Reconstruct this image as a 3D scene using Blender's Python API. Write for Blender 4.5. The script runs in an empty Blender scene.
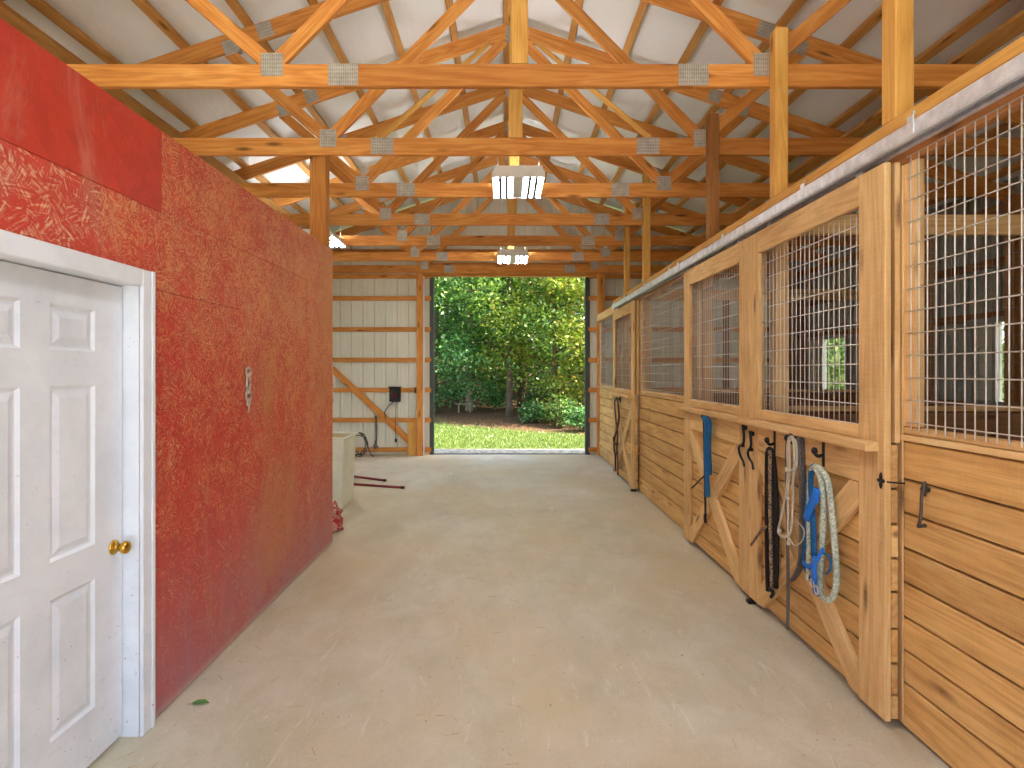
import bpy, bmesh, math, random
import numpy as np
from mathutils import Vector, Matrix
random.seed(7)
RNG = np.random.default_rng(11)
SC = bpy.context.scene
C = SC.collection

# ------------------------------------------------------------------ camera, sky, sun, exposure
F_PX = 570.0
CAM_H = 1.67
cam_d = bpy.data.cameras.new('camera'); cam = bpy.data.objects.new('camera', cam_d); C.objects.link(cam)
cam_d.sensor_width = 36.0; cam_d.sensor_fit = 'HORIZONTAL'
cam_d.lens = F_PX / 1024 * 36
cam_d.shift_x = 7 / 1024; cam_d.shift_y = -13 / 1024
cam_d.clip_start = 0.02; cam_d.clip_end = 500
cam.location = (0, 0, CAM_H); cam.rotation_euler = (math.pi / 2, 0, 0)
SC.camera = cam

W = bpy.data.worlds.new('sky'); SC.world = W; W.use_nodes = True
nt = W.node_tree; nt.nodes.clear()
sky = nt.nodes.new('ShaderNodeTexSky'); sky.sky_type = 'NISHITA'; sky.sun_disc = False
sky.sun_elevation = math.radians(52); sky.sun_rotation = math.radians(95)
sky.air_density = 1.0; sky.dust_density = 2.5; sky.ozone_density = 1.0
bg = nt.nodes.new('ShaderNodeBackground'); bg.inputs['Strength'].default_value = 0.42
ow = nt.nodes.new('ShaderNodeOutputWorld')
nt.links.new(sky.outputs[0], bg.inputs[0]); nt.links.new(bg.outputs[0], ow.inputs[0])

sun_d = bpy.data.lights.new('sun', 'SUN'); sun_d.energy = 8.5; sun_d.angle = math.radians(0.6); sun_d.color = (1.0, 0.94, 0.82)
sun = bpy.data.objects.new('sun', sun_d); C.objects.link(sun)
sun.rotation_euler = Vector((0.60, -0.15, 0.78)).to_track_quat('Z', 'Y').to_euler(); sun.location = (20, 5, 30)
LAMP_STRENGTH = 30.0
ADDED_UPLIGHT_STRENGTH = 22.0  # extra glow on top of the lamps, added to brighten the ceiling

SC.view_settings.view_transform = 'Standard'; SC.view_settings.look = 'None'
SC.view_settings.gamma = 1.0; SC.view_settings.use_curve_mapping = False
SC.view_settings.exposure = 0.9

# ------------------------------------------------------------------ materials
def srgb(r, g, b):
    f = lambda c: (c / 255 / 12.92) if c / 255 <= 0.04045 else ((c / 255 + 0.055) / 1.055) ** 2.4
    return (f(r), f(g), f(b), 1)

class NT:
    def __init__(s, name):
        s.m = bpy.data.materials.new(name); s.m.use_nodes = True
        s.t = s.m.node_tree; s.t.nodes.clear()
        s.out = s.n('ShaderNodeOutputMaterial'); s.b = s.n('ShaderNodeBsdfPrincipled')
        s.l(s.b.outputs[0], s.out.inputs[0])
    def n(s, typ, **kw):
        nd = s.t.nodes.new(typ)
        for k, v in kw.items(): setattr(nd, k, v)
        return nd
    def l(s, a, b): s.t.links.new(a, b)
    def setin(s, sock, v):
        if isinstance(v, bpy.types.NodeSocket): s.l(v, sock)
        else: sock.default_value = v
    def math(s, op, a, b=None, c=None, clamp=False):
        nd = s.n('ShaderNodeMath', operation=op, use_clamp=clamp)
        s.setin(nd.inputs[0], a)
        if b is not None: s.setin(nd.inputs[1], b)
        if c is not None: s.setin(nd.inputs[2], c)
        return nd.outputs[0]
    def vmath(s, op, a, b):
        nd = s.n('ShaderNodeVectorMath', operation=op)
        s.setin(nd.inputs[0], a); s.setin(nd.inputs[1], b)
        return nd.outputs[0]
    def noise(s, vec, scale=1, detail=3, rough=0.55, dist=0.0):
        nd = s.n('ShaderNodeTexNoise'); s.setin(nd.inputs['Vector'], vec)
        nd.inputs['Scale'].default_value = scale; nd.inputs['Detail'].default_value = detail
        nd.inputs['Roughness'].default_value = rough; nd.inputs['Distortion'].default_value = dist
        return nd.outputs[0]
    def ramp(s, fac, stops, interp='LINEAR'):
        nd = s.n('ShaderNodeValToRGB'); s.l(fac, nd.inputs[0]); nd.color_ramp.interpolation = interp
        els = nd.color_ramp.elements
        while len(els) < len(stops): els.new(0.5)
        for e, (p, c) in zip(els, stops):
            e.position = p; e.color = c if len(c) == 4 else (*c, 1)
        return nd.outputs[0]
    def fr(s, fac, p0, p1, a=0.0, b=1.0):
        nd = s.n('ShaderNodeMapRange'); nd.clamp = True; s.l(fac, nd.inputs[0])
        for i, v in enumerate((p0, p1, a, b)): nd.inputs[i + 1].default_value = v
        return nd.outputs[0]
    def mix(s, fac, a, b, mode='MIX'):
        nd = s.n('ShaderNodeMix', data_type='RGBA', blend_type=mode)
        s.setin(nd.inputs[0], fac); s.setin(nd.inputs[6], a); s.setin(nd.inputs[7], b)
        return nd.outputs[2]
    def coord(s, which='Object'): return s.n('ShaderNodeTexCoord').outputs[which]
    def pos(s): return s.n('ShaderNodeNewGeometry').outputs['Position']
    def rand(s): return s.n('ShaderNodeObjectInfo').outputs['Random']
    def bump(s, h, strength=0.3, dist=0.01):
        nd = s.n('ShaderNodeBump'); nd.inputs['Strength'].default_value = strength
        nd.inputs['Distance'].default_value = dist; s.l(h, nd.inputs['Height'])
        s.l(nd.outputs[0], s.b.inputs['Normal'])
    def scaled(s, v, sc): return s.vmath('MULTIPLY', v, sc)
    def offs(s):
        r = s.rand(); cx = s.n('ShaderNodeCombineXYZ')
        s.l(s.math('MULTIPLY', r, 37.0), cx.inputs[0]); s.l(s.math('MULTIPLY', r, 91.0), cx.inputs[1]); s.l(s.math('MULTIPLY', r, 53.0), cx.inputs[2])
        return s.vmath('ADD', s.coord(), cx.outputs[0])
    def fin(s, col=None, rough=0.6, metal=0.0, spec=None):
        if col is not None: s.setin(s.b.inputs['Base Color'], col)
        s.setin(s.b.inputs['Roughness'], rough); s.setin(s.b.inputs['Metallic'], metal)
        if spec is not None: s.b.inputs['Specular IOR Level'].default_value = spec
        return s.m

def wood(name, dark, mid, light, knot=srgb(95, 50, 22), rough=0.62, saw=0.0, tint=0.22, knots=1.0, lines=9.0, grain=0.16):
    s = NT(name); v = s.offs()
    a = s.noise(s.scaled(v, (0.55, 7.0, 7.0)), 1.0, 3, 0.5, 0.4)
    ring = s.math('PINGPONG', s.math('MULTIPLY', a, lines), 0.5)
    ring = s.math('MULTIPLY', ring, 2.0)
    fib = s.noise(s.scaled(v, (4.0, 130.0, 130.0)), 1.0, 2, 0.6)
    blot = s.noise(s.scaled(v, (1.6, 5.0, 5.0)), 1.0, 4, 0.6)
    g = s.math('ADD', s.math('MULTIPLY', ring, grain), s.math('ADD', s.math('MULTIPLY', fib, 0.30), s.math('MULTIPLY', blot, 0.72 - grain)))
    col = s.ramp(g, [(0.25, dark), (0.55, mid), (0.85, light)])
    vo = s.n('ShaderNodeTexVoronoi'); vo.feature = 'F1'; s.l(s.scaled(v, (2.1, 9.0, 9.0)), vo.inputs['Vector']); vo.inputs['Scale'].default_value = 0.8
    kn = s.fr(vo.outputs['Distance'], 0.05, 0.17, knots, 0.0)
    col = s.mix(s.math('MULTIPLY', kn, 0.8), col, knot)
    r = s.rand(); k = s.fr(r, 0, 1, 1 - tint, 1 + tint * 0.5)
    cb = s.n('ShaderNodeCombineXYZ'); s.l(k, cb.inputs[0]); s.l(s.math('POWER', k, 1.15), cb.inputs[1]); s.l(s.math('POWER', k, 1.3), cb.inputs[2])
    col = s.mix(1.0, col, cb.outputs[0], 'MULTIPLY')
    h = s.math('ADD', s.math('MULTIPLY', fib, 0.6), s.math('MULTIPLY', ring, 0.25))
    if saw:
        sw = s.noise(s.scaled(v, (160.0, 9.0, 9.0)), 1.0, 2, 0.6)
        h = s.math('ADD', h, s.math('MULTIPLY', sw, saw))
        col = s.mix(s.fr(sw, 0.35, 0.75, 0.0, 0.16 * saw), col, (0.9, 0.78, 0.6, 1))
    s.bump(h, 0.35, 0.004)
    return s.fin(col, rough, 0, 0.3)

def plain(name, col, rough=0.5, metal=0.0, var=0.08, scale=6.0, bump=0.0, bscale=60.0, spec=None):
    s = NT(name); v = s.offs()
    n = s.noise(s.scaled(v, (scale,) * 3), 1.0, 4, 0.6)
    c2 = tuple(max(0, c * (1 - 2.2 * var)) for c in col[:3]) + (1,); c3 = tuple(min(1, c * (1 + var)) for c in col[:3]) + (1,)
    cc = s.ramp(n, [(0.3, c2), (0.6, col), (0.8, c3)])
    if bump: s.bump(s.noise(s.scaled(v, (bscale,) * 3), 1, 3, 0.6), bump, 0.004)
    return s.fin(cc, rough, metal, spec)

M = {}
M['truss'] = wood('pine_truss', srgb(190, 112, 46), srgb(220, 148, 72), srgb(240, 182, 104), tint=0.18, grain=0.24)
M['truss_old'] = wood('pine_purlin', srgb(176, 118, 58), srgb(206, 150, 82), srgb(226, 178, 112), tint=0.22)
M['post'] = wood('yellow_post', srgb(196, 140, 62), srgb(226, 172, 88), srgb(242, 200, 124), tint=0.10)
M['post_brown'] = wood('brown_post', srgb(134, 86, 42), srgb(166, 112, 60), srgb(190, 138, 82), tint=0.14)
M['stall'] = wood('rough_oak', srgb(184, 136, 78), srgb(224, 182, 118), srgb(246, 216, 162), saw=0.9, tint=0.10, rough=0.75)
M['plank'] = wood('stall_plank', srgb(170, 114, 54), srgb(222, 174, 102), srgb(246, 212, 150), knot=srgb(104, 60, 28), saw=0.5, tint=0.18, rough=0.7, lines=7)
M['stall_dark'] = wood('old_stall_board', srgb(110, 72, 40), srgb(150, 104, 62), srgb(178, 132, 86), saw=0.4, tint=0.25, rough=0.8)
M['header'] = wood('red_header', srgb(178, 116, 62), srgb(210, 148, 88), srgb(232, 180, 120), saw=0.5, tint=0.12, rough=0.7)

def zinc(name, base, ribs=False):
    s = NT(name); v = s.offs()
    n = s.noise(s.scaled(v, (14, 14, 14)), 1, 4, 0.65)
    c = s.ramp(n, [(0.3, tuple(x * 0.72 for x in base[:3]) + (1,)), (0.6, base), (0.8, tuple(min(1, x * 1.15) for x in base[:3]) + (1,))])
    if ribs:
        sx = s.n('ShaderNodeSeparateXYZ'); s.l(s.coord(), sx.inputs[0])
        st = s.math('SINE', s.math('MULTIPLY', sx.outputs[0], 420.0)); st2 = s.math('SINE', s.math('MULTIPLY', sx.outputs[2], 230.0))
        tooth = s.math('MULTIPLY', s.fr(st, 0.1, 0.7), s.fr(st2, -0.7, 0.2))
        c = s.mix(s.math('MULTIPLY', tooth, 0.55), c, srgb(92, 88, 82)); s.bump(s.math('SUBTRACT', 1.0, tooth), 0.5, 0.003)
    return s.fin(c, 0.48, 0.55)
M['plate'] = zinc('toothed_plate', srgb(196, 190, 180), True)
M['zinc'] = zinc('galvanized_steel', srgb(236, 240, 246))
M['wire'] = plain('galvanized_wire', srgb(236, 232, 222), 0.45, 0.1, 0.04)
M['wire_dull'] = plain('dull_wire', srgb(150, 146, 138), 0.5, 0.2, 0.06)
M['white_metal'] = plain('white_enamel', srgb(232, 232, 230), 0.4, 0, 0.03)
M['iron'] = plain('black_iron', srgb(30, 29, 30), 0.45, 0.4, 0.2, 30)
M['hasp'] = plain('dull_iron', srgb(84, 80, 76), 0.4, 0.6, 0.2, 30)
M['brass'] = plain('brass', srgb(214, 168, 72), 0.22, 1.0, 0.05)
M['chain'] = plain('chain_steel', srgb(214, 204, 190), 0.35, 0.5, 0.2, 30)
M['frame_grey'] = plain('grey_window_frame', srgb(150, 148, 140), 0.5, 0, 0.08)
M['fin'] = plain('grey_reflector', srgb(70, 66, 76), 0.7, 0, 0.05)
M['dark_trim'] = plain('dark_steel_trim', srgb(74, 78, 76), 0.5, 0.2, 0.08)

def mat_door():
    s = NT('white_door_paint'); v = s.coord()
    n = s.noise(s.scaled(v, (3, 3, 3)), 1, 5, 0.65)
    sx = s.n('ShaderNodeSeparateXYZ'); s.l(s.pos(), sx.inputs[0])
    c = s.ramp(n, [(0.3, srgb(222, 226, 234)), (0.6, srgb(238, 241, 248))])
    sm = s.noise(s.scaled(v, (9, 9, 34)), 1, 3, 0.7, 1.5)
    low = s.fr(sx.outputs[2], 0.0, 1.0, 1.0, 0.25)
    c = s.mix(s.math('MULTIPLY', s.fr(sm, 0.60, 0.75), s.math('MULTIPLY', low, 0.32)), c, srgb(150, 144, 138))
    sp = s.noise(s.scaled(v, (60, 60, 60)), 1, 2, 0.5)
    c = s.mix(s.math('MULTIPLY', s.fr(sp, 0.72, 0.76), s.math('MULTIPLY', low, 0.9)), c, srgb(70, 66, 62))
    return s.fin(c, 0.42, 0, 0.4)
M['door'] = mat_door()

def mat_siding():
    s = NT('pale_metal_siding'); v = s.pos()
    n = s.noise(s.scaled(v, (1.2, 1.2, 0.5)), 1, 4, 0.6)
    c = s.ramp(n, [(0.3, srgb(222, 220, 204)), (0.65, srgb(238, 236, 222))])
    return s.fin(c, 0.45, 0.1)
M['siding'] = mat_siding()
M['siding_shaded'] = plain('shaded_siding', srgb(150, 150, 140), 0.55, 0.1, 0.12, 2)  # pale siding greyed, so the dimness of the stalls sits in its colour

def mat_liner():
    s = NT('white_roof_liner'); v = s.pos()
    n = s.noise(s.scaled(v, (0.9, 0.5, 0.9)), 1, 4, 0.6, 0.8)
    c = s.ramp(n, [(0.3, srgb(240, 240, 237)), (0.65, srgb(248, 248, 246))])
    f = s.noise(s.scaled(v, (26, 26, 26)), 1, 2, 0.5)
    w = s.noise(s.scaled(v, (3.0, 1.1, 3.0)), 1, 3, 0.5, 1.0)
    s.bump(s.math('ADD', w, s.math('MULTIPLY', f, 0.06)), 0.5, 0.05)
    return s.fin(c, 0.6)
M['liner'] = mat_liner()

def mat_concrete():
    s = NT('dusty_concrete'); v = s.pos()
    a = s.noise(s.scaled(v, (0.55, 0.35, 1)), 1, 5, 0.6, 0.6)
    b = s.noise(s.scaled(v, (3.5, 2.2, 1)), 1, 6, 0.7, 0.4)
    d = s.noise(s.scaled(v, (60, 60, 1)), 1, 3, 0.7)
    g = s.math('ADD', s.math('MULTIPLY', a, 0.5), s.math('ADD', s.math('MULTIPLY', b, 0.35), s.math('MULTIPLY', d, 0.15)))
    c = s.ramp(g, [(0.33, srgb(172, 160, 134)), (0.46, srgb(194, 184, 160)), (0.56, srgb(208, 200, 180)), (0.70, srgb(224, 219, 205))])
    t = s.noise(s.scaled(v, (0.8, 0.5, 1)), 1, 4, 0.6)
    c = s.mix(s.fr(t, 0.44, 0.64, 0, 0.62), c, srgb(200, 180, 138))
    st = s.noise(s.scaled(v, (9, 1.6, 1)), 1, 4, 0.75, 2.5)
    c = s.mix(s.fr(st, 0.60, 0.68, 0, 0.30), c, srgb(232, 228, 218))
    c = s.mix(s.fr(s.noise(s.scaled(v, (2.4, 5.0, 1)), 1, 6, 0.8, 1.2), 0.63, 0.72, 0, 0.28), c, srgb(150, 136, 114))
    sp = s.noise(s.scaled(v, (38, 30, 1)), 1, 2, 0.5)
    c = s.mix(s.fr(sp, 0.70, 0.76, 0, 0.6), c, srgb(122, 106, 86))
    s.bump(s.math('ADD', s.math('MULTIPLY', d, 0.5), b), 0.25, 0.01)
    return s.fin(c, s.fr(b, 0.3, 0.7, 0.55, 0.8), 0, 0.35)
M['concrete'] = mat_concrete()

def mat_osb(name, wear, relief, red_a, red_b, tan, k=1.0, amt=0.6):
    """painted strand board; strands of random direction show through worn paint, on the rough sheet with painted glare"""
    s = NT(name); p = s.pos(); sx = s.n('ShaderNodeSeparateXYZ'); s.l(p, sx.inputs[0])
    cb = s.n('ShaderNodeCombineXYZ'); s.l(sx.outputs[1], cb.inputs[0]); s.l(sx.outputs[2], cb.inputs[1])
    uv = cb.outputs[0]
    jit = s.n('ShaderNodeTexNoise'); s.l(uv, jit.inputs['Vector']); jit.inputs['Scale'].default_value = 14
    uvj = s.vmath('ADD', uv, s.vmath('MULTIPLY', jit.outputs['Color'], (0.03, 0.03, 0)))
    hs = []
    for sc, lo in ((20.0 * k, (0, 0, 0)), (31.0 * k, (3.3, 1.7, 0))):
        vo = s.n('ShaderNodeTexVoronoi'); s.l(s.vmath('ADD', uvj, lo), vo.inputs['Vector']); vo.inputs['Scale'].default_value = sc
        sp = s.n('ShaderNodeSeparateColor'); s.l(vo.outputs['Color'], sp.inputs[0])
        ang = s.math('MULTIPLY', s.math('SUBTRACT', sp.outputs[0], 0.5), 3.0)
        vr = s.n('ShaderNodeVectorRotate', rotation_type='Z_AXIS'); s.l(uv, vr.inputs['Vector']); s.l(ang, vr.inputs['Angle'])
        off = s.vmath('ADD', vr.outputs[0], vo.outputs['Color'])
        hs.append(s.noise(s.scaled(off, (13.0 * k, 150.0 * k, 1)), 1, 3, 0.6))
        hs.append(sp.outputs[1])
    strand = s.math('ADD', s.math('MULTIPLY', hs[0], 0.5), s.math('MULTIPLY', hs[2], 0.5))
    big = s.noise(s.scaled(p, (1.1, 1.1, 1.1)), 1, 4, 0.6)
    mid = s.noise(s.scaled(p, (5, 5, 5)), 1, 4, 0.65)
    red = s.mix(s.fr(big, 0.35, 0.65), red_a, red_b)
    red = s.mix(s.math('MULTIPLY', hs[1], 0.35), red, tuple(c * 0.62 for c in red_a[:3]) + (1,))
    # worn paint: more towards the far end and the top edge of the wall, where the hay is thrown over it
    far = s.fr(sx.outputs[1], 2.6, 5.0, 0.0, 0.055); top = s.fr(sx.outputs[2], 0.8, 2.4, 0.0, 0.06)
    lvl = s.math('ADD', strand, s.math('ADD', s.math('MULTIPLY', mid, 0.22), s.math('ADD', far, top)))
    w0 = 0.72 - wear
    m = s.fr(lvl, w0 + 0.02, w0 + 0.14)
    col = s.mix(s.math('MULTIPLY', m, amt), red, tan)
    dust = s.math('MULTIPLY', s.math('POWER', s.fr(sx.outputs[2], 0.0, 1.15, 1.0, 0.0), 1.6), s.fr(s.noise(s.scaled(p, (3, 3, 2)), 1, 6, 0.75, 0.6), 0.3, 0.7, 0.35, 1.15), clamp=True)
    col = s.mix(s.math('MULTIPLY', dust, 0.95), col, srgb(176, 128, 138))
    col = s.mix(s.fr(sx.outputs[2], 0.0, 0.06, 0.55, 0.0), col, srgb(206, 196, 190))
    patch = s.noise(s.scaled(p, (0.6, 1.6, 0.7)), 1, 3, 0.5)
    col = s.mix(s.math('MULTIPLY', s.fr(patch, 0.52, 0.66), s.fr(sx.outputs[1], 2.8, 4.2, 0.0, 0.5)), col, srgb(206, 140, 84))
    scuff = s.noise(s.scaled(p, (1, 3.2, 1.3)), 1, 6, 0.75, 1.0)
    col = s.mix(s.fr(scuff, 0.52, 0.70, 0, 0.45), col, srgb(204, 140, 116))
    s.bump(s.math('ADD', s.math('MULTIPLY', strand, 1.2), s.math('MULTIPLY', hs[1], 0.25)), relief, 0.012)
    return s.fin(col, 0.5, 0, 0.45)
R1, R2 = srgb(204, 48, 40), srgb(218, 72, 48)
TAN = srgb(234, 180, 118)
M['osb'] = mat_osb('red_strand_board', 0.10, 0.9, R1, R2, TAN, 1.0, 0.72)
M['osb_rough'] = mat_osb('red_strand_board_rough', 0.07, 1.0, srgb(206, 54, 40), srgb(214, 76, 52), srgb(236, 196, 158), 0.62, 0.85)  # whitish flecks put the glare on the coarse strands into the colour
M['osb_smooth'] = mat_osb('red_strand_board_smooth', -0.05, 0.3, srgb(196, 52, 32), srgb(204, 62, 38), srgb(226, 150, 96), 1.0, 0.5)
M['osb_edge'] = plain('strand_board_edge', srgb(196, 142, 92), 0.8, 0, 0.2, 30)

def emission(name, col, strength):
    s = NT(name); s.b.inputs['Base Color'].default_value = (0.9, 0.9, 0.9, 1)
    s.b.inputs['Emission Color'].default_value = col; s.b.inputs['Emission Strength'].default_value = strength
    return s.m
M['added_uplight'] = emission('added_uplight_strip', (0.90, 0.96, 1.0, 1), ADDED_UPLIGHT_STRENGTH)
M['tube'] = emission('led_strip', (0.93, 0.97, 1.0, 1), LAMP_STRENGTH)

def mat_rope(name, a, b, freq=160.0, rough=0.8):
    s = NT(name); v = s.offs(); n = s.noise(s.scaled(v, (freq, freq, freq)), 1, 2, 0.6)
    n2 = s.noise(s.scaled(v, (9, 9, 9)), 1, 2, 0.5)
    c = s.mix(s.fr(n, 0.38, 0.62), a, b); c = s.mix(s.fr(n2, 0.4, 0.7, 0, 0.35), c, tuple(x * 0.6 for x in a[:3]) + (1,))
    s.bump(n, 0.6, 0.004)
    return s.fin(c, rough, 0, 0.25)
M['rope_blue'] = mat_rope('blue_webbing', srgb(24, 84, 132), srgb(44, 116, 168))
M['rope_bright'] = mat_rope('bright_blue_webbing', srgb(24, 100, 206), srgb(60, 140, 232))
M['rope_black'] = mat_rope('black_braid', srgb(24, 20, 20), srgb(52, 44, 40), 120)
M['rope_brown'] = mat_rope('speckled_braid', srgb(60, 44, 34), srgb(190, 160, 124), 110)
M['rope_pale'] = mat_rope('pale_cord', srgb(190, 178, 150), srgb(222, 212, 188), 180)
M['rope_green'] = mat_rope('pale_green_rope', srgb(150, 164, 146), srgb(216, 220, 200), 90)
M['rope_grey'] = mat_rope('grey_strap', srgb(84, 80, 78), srgb(122, 116, 110), 140)
M['maroon'] = mat_rope('maroon_leather', srgb(64, 20, 20), srgb(96, 34, 32), 60, 0.55)
M['bin'] = plain('cream_plastic', srgb(226, 222, 198), 0.45, 0, 0.06, 4)
M['feed'] = plain('yellow_grain', srgb(206, 172, 110), 0.9, 0, 0.2, 40, 0.6)
M['red_pipe'] = plain('dark_red_paint', srgb(132, 26, 30), 0.4, 0, 0.12, 10)
def mat_bag():
    s = NT('printed_sack'); v = s.coord(); n = s.noise(s.scaled(v, (14, 14, 14)), 1, 3, 0.6, 1.0)
    c = s.ramp(n, [(0.44, srgb(170, 30, 34)), (0.50, srgb(190, 44, 44)), (0.54, srgb(206, 180, 160)), (0.62, srgb(150, 30, 34))]); return s.fin(c, 0.4)
M['bag'] = mat_bag()
M['glass_pale'] = plain('fogged_pane', srgb(186, 184, 166), 0.5, 0, 0.05)
M['dirt'] = plain('stall_dirt', srgb(150, 122, 88), 0.95, 0, 0.2, 4, 0.8, 20)
M['bounce_apron'] = plain('pale_bounce_yard', srgb(232, 228, 218), 0.9, 0, 0.05, 3)  # kept pale so the added yard reflects sunlight upward
M['gravel'] = plain('pale_gravel', srgb(176, 172, 160), 0.95, 0, 0.35, 9, 1.0, 40)

def mat_ground():
    s = NT('lawn_soil'); p = s.pos(); sx = s.n('ShaderNodeSeparateXYZ'); s.l(p, sx.inputs[0])
    n = s.noise(s.scaled(p, (0.8, 0.8, 0)), 1, 5, 0.65); f = s.noise(s.scaled(p, (11, 11, 0)), 1, 4, 0.7)
    edge = s.math('ADD', s.math('ADD', sx.outputs[1], s.math('MULTIPLY', sx.outputs[0], 0.55)), s.math('MULTIPLY', s.math('SUBTRACT', n, 0.5), 2.0))
    g = s.ramp(f, [(0.3, srgb(80, 102, 42)), (0.6, srgb(114, 134, 62)), (0.8, srgb(150, 152, 90))])
    b = s.ramp(f, [(0.3, srgb(70, 48, 34)), (0.55, srgb(120, 88, 62)), (0.75, srgb(176, 138, 104))])
    return s.fin(s.mix(s.fr(edge, 16.9, 17.6), g, b), 0.95, 0, 0.2)
M['ground'] = mat_ground()

def mat_leaf(name, stops, trans=0.35):
    s = NT(name); g = s.n('ShaderNodeNewGeometry'); r = g.outputs['Random Per Island']
    c = s.ramp(r, stops); s.l(c, s.b.inputs['Base Color']); s.b.inputs['Roughness'].default_value = 0.33
    tr = s.n('ShaderNodeBsdfTranslucent'); s.l(s.mix(1.0, c, (1.0, 1.0, 0.55, 1), 'MULTIPLY'), tr.inputs['Color'])
    mx = s.n('ShaderNodeMixShader'); mx.inputs[0].default_value = trans
    s.l(s.b.outputs[0], mx.inputs[1]); s.l(tr.outputs[0], mx.inputs[2]); s.l(mx.outputs[0], s.out.inputs[0])
    return s.m
M['leaf_a'] = mat_leaf('leaf_mid_green', [(0.0, srgb(70, 112, 46)), (0.5, srgb(116, 156, 74)), (0.85, srgb(166, 192, 104)), (1.0, srgb(214, 222, 150))])
M['leaf_b'] = mat_leaf('leaf_deep_green', [(0.0, srgb(56, 104, 58)), (0.5, srgb(92, 146, 82)), (0.85, srgb(140, 184, 116)), (1.0, srgb(190, 216, 160))])
M['leaf_c'] = mat_leaf('leaf_yellow_green', [(0.0, srgb(112, 138, 44)), (0.5, srgb(160, 178, 70)), (0.9, srgb(206, 202, 104)), (1.0, srgb(204, 150, 84))])
M['grass'] = mat_leaf('grass_blade', [(0.0, srgb(84, 112, 46)), (0.5, srgb(118, 140, 66)), (1.0, srgb(168, 168, 108))], 0.25)
M['bark'] = wood('bark', srgb(70, 58, 46), srgb(116, 98, 80), srgb(168, 150, 128), rough=0.9, knots=0.3)
M['bark_pale'] = wood('pale_bark', srgb(136, 118, 100), srgb(186, 170, 150), srgb(216, 204, 188), rough=0.9, knots=0.3)

# ------------------------------------------------------------------ builders
ABS = {}
def link(o, Mw, parent=None):
    C.objects.link(o); ABS[o.name] = Mw
    if parent is not None:
        o.parent = parent; o.matrix_basis = ABS[parent.name].inverted() @ Mw
    else: o.matrix_basis = Mw
    return o
def tag(o, label=None, cat=None, group=None, kind=None):
    if label: o['label'] = label
    if cat: o['category'] = cat
    if group: o['group'] = group
    if kind: o['kind'] = kind
    return o
def thing(name, label, cat, loc=(0, 0, 0), group=None, kind=None):
    o = bpy.data.objects.new(name, None); o.empty_display_size = 0.1
    link(o, Matrix.Translation(loc)); return tag(o, label, cat, group, kind)
def obj(name, mesh, parent=None, loc=(0, 0, 0), Mw=None):
    o = bpy.data.objects.new(name, mesh); return link(o, Mw if Mw is not None else Matrix.Translation(loc), parent)
def copy_tree(o, Mw, parent=None):
    c = o.copy(); link(c, Mw, parent)
    for ch in [x for x in SC.objects if x.parent is o]:
        copy_tree(ch, Mw @ ch.matrix_basis, c)
    return c
def newmesh(name, verts, faces, mat, smooth=False):
    me = bpy.data.meshes.new(name); me.from_pydata([tuple(v) for v in verts], [], faces); me.update()
    if mat: me.materials.append(M[mat])
    if smooth: me.polygons.foreach_set('use_smooth', [True] * len(me.polygons))
    return me
BOX = {}
def boxmesh(dx, dy, dz, mat, bev=0.003):
    key = (round(dx, 3), round(dy, 3), round(dz, 3), mat, bev)
    if key in BOX: return BOX[key]
    bm = bmesh.new(); bmesh.ops.create_cube(bm, size=1.0)
    for v in bm.verts: v.co = Vector((v.co.x * dx, v.co.y * dy, v.co.z * dz))
    b = min(bev, 0.3 * min(dx, dy, dz))
    if b > 1e-5: bmesh.ops.bevel(bm, geom=list(bm.edges), offset=b, segments=1, affect='EDGES', clamp_overlap=True)
    me = bpy.data.meshes.new('box'); bm.to_mesh(me); bm.free(); me.materials.append(M[mat]); BOX[key] = me
    return me
def box(name, x0, x1, y0, y1, z0, z1, mat, parent=None, bev=0.003, axis='x'):
    """axis-aligned board; its local X (the grain) runs along `axis`"""
    c = Vector(((x0 + x1) / 2, (y0 + y1) / 2, (z0 + z1) / 2)); d = (x1 - x0, y1 - y0, z1 - z0)
    if axis == 'x': me = boxmesh(d[0], d[1], d[2], mat, bev); R = Matrix.Identity(4)
    elif axis == 'y': me = boxmesh(d[1], d[0], d[2], mat, bev); R = Matrix.Rotation(math.pi / 2, 4, 'Z')
    else: me = boxmesh(d[2], d[1], d[0], mat, bev); R = Matrix.Rotation(-math.pi / 2, 4, 'Y')
    return obj(name, me, parent, Mw=Matrix.Translation(c) @ R)
def board(name, a, b, w, t, mat, parent=None, up=(0, 0, 1), bev=0.003):
    """board from a to b (centre line), w along `up`, t across"""
    a, b = Vector(a), Vector(b); X = (b - a).normalized(); Y = Vector(up).cross(X).normalized(); Z = X.cross(Y)
    R = Matrix((X, Y, Z)).transposed().to_4x4()
    return obj(name, boxmesh((b - a).length, t, w, mat, bev), parent, Mw=Matrix.Translation((a + b) / 2) @ R)
def smoothpath(pts, n=6):
    pts = [Vector(p) for p in pts]; out = []
    for i in range(len(pts) - 1):
        p0 = pts[max(i - 1, 0)]; p1 = pts[i]; p2 = pts[i + 1]; p3 = pts[min(i + 2, len(pts) - 1)]
        for k in range(n):
            t = k / n
            out.append(0.5 * ((2 * p1) + (p2 - p0) * t + (2 * p0 - 5 * p1 + 4 * p2 - p3) * t * t + (3 * p1 - p0 - 3 * p2 + p3) * t ** 3))
    out.append(pts[-1]); return out
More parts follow.
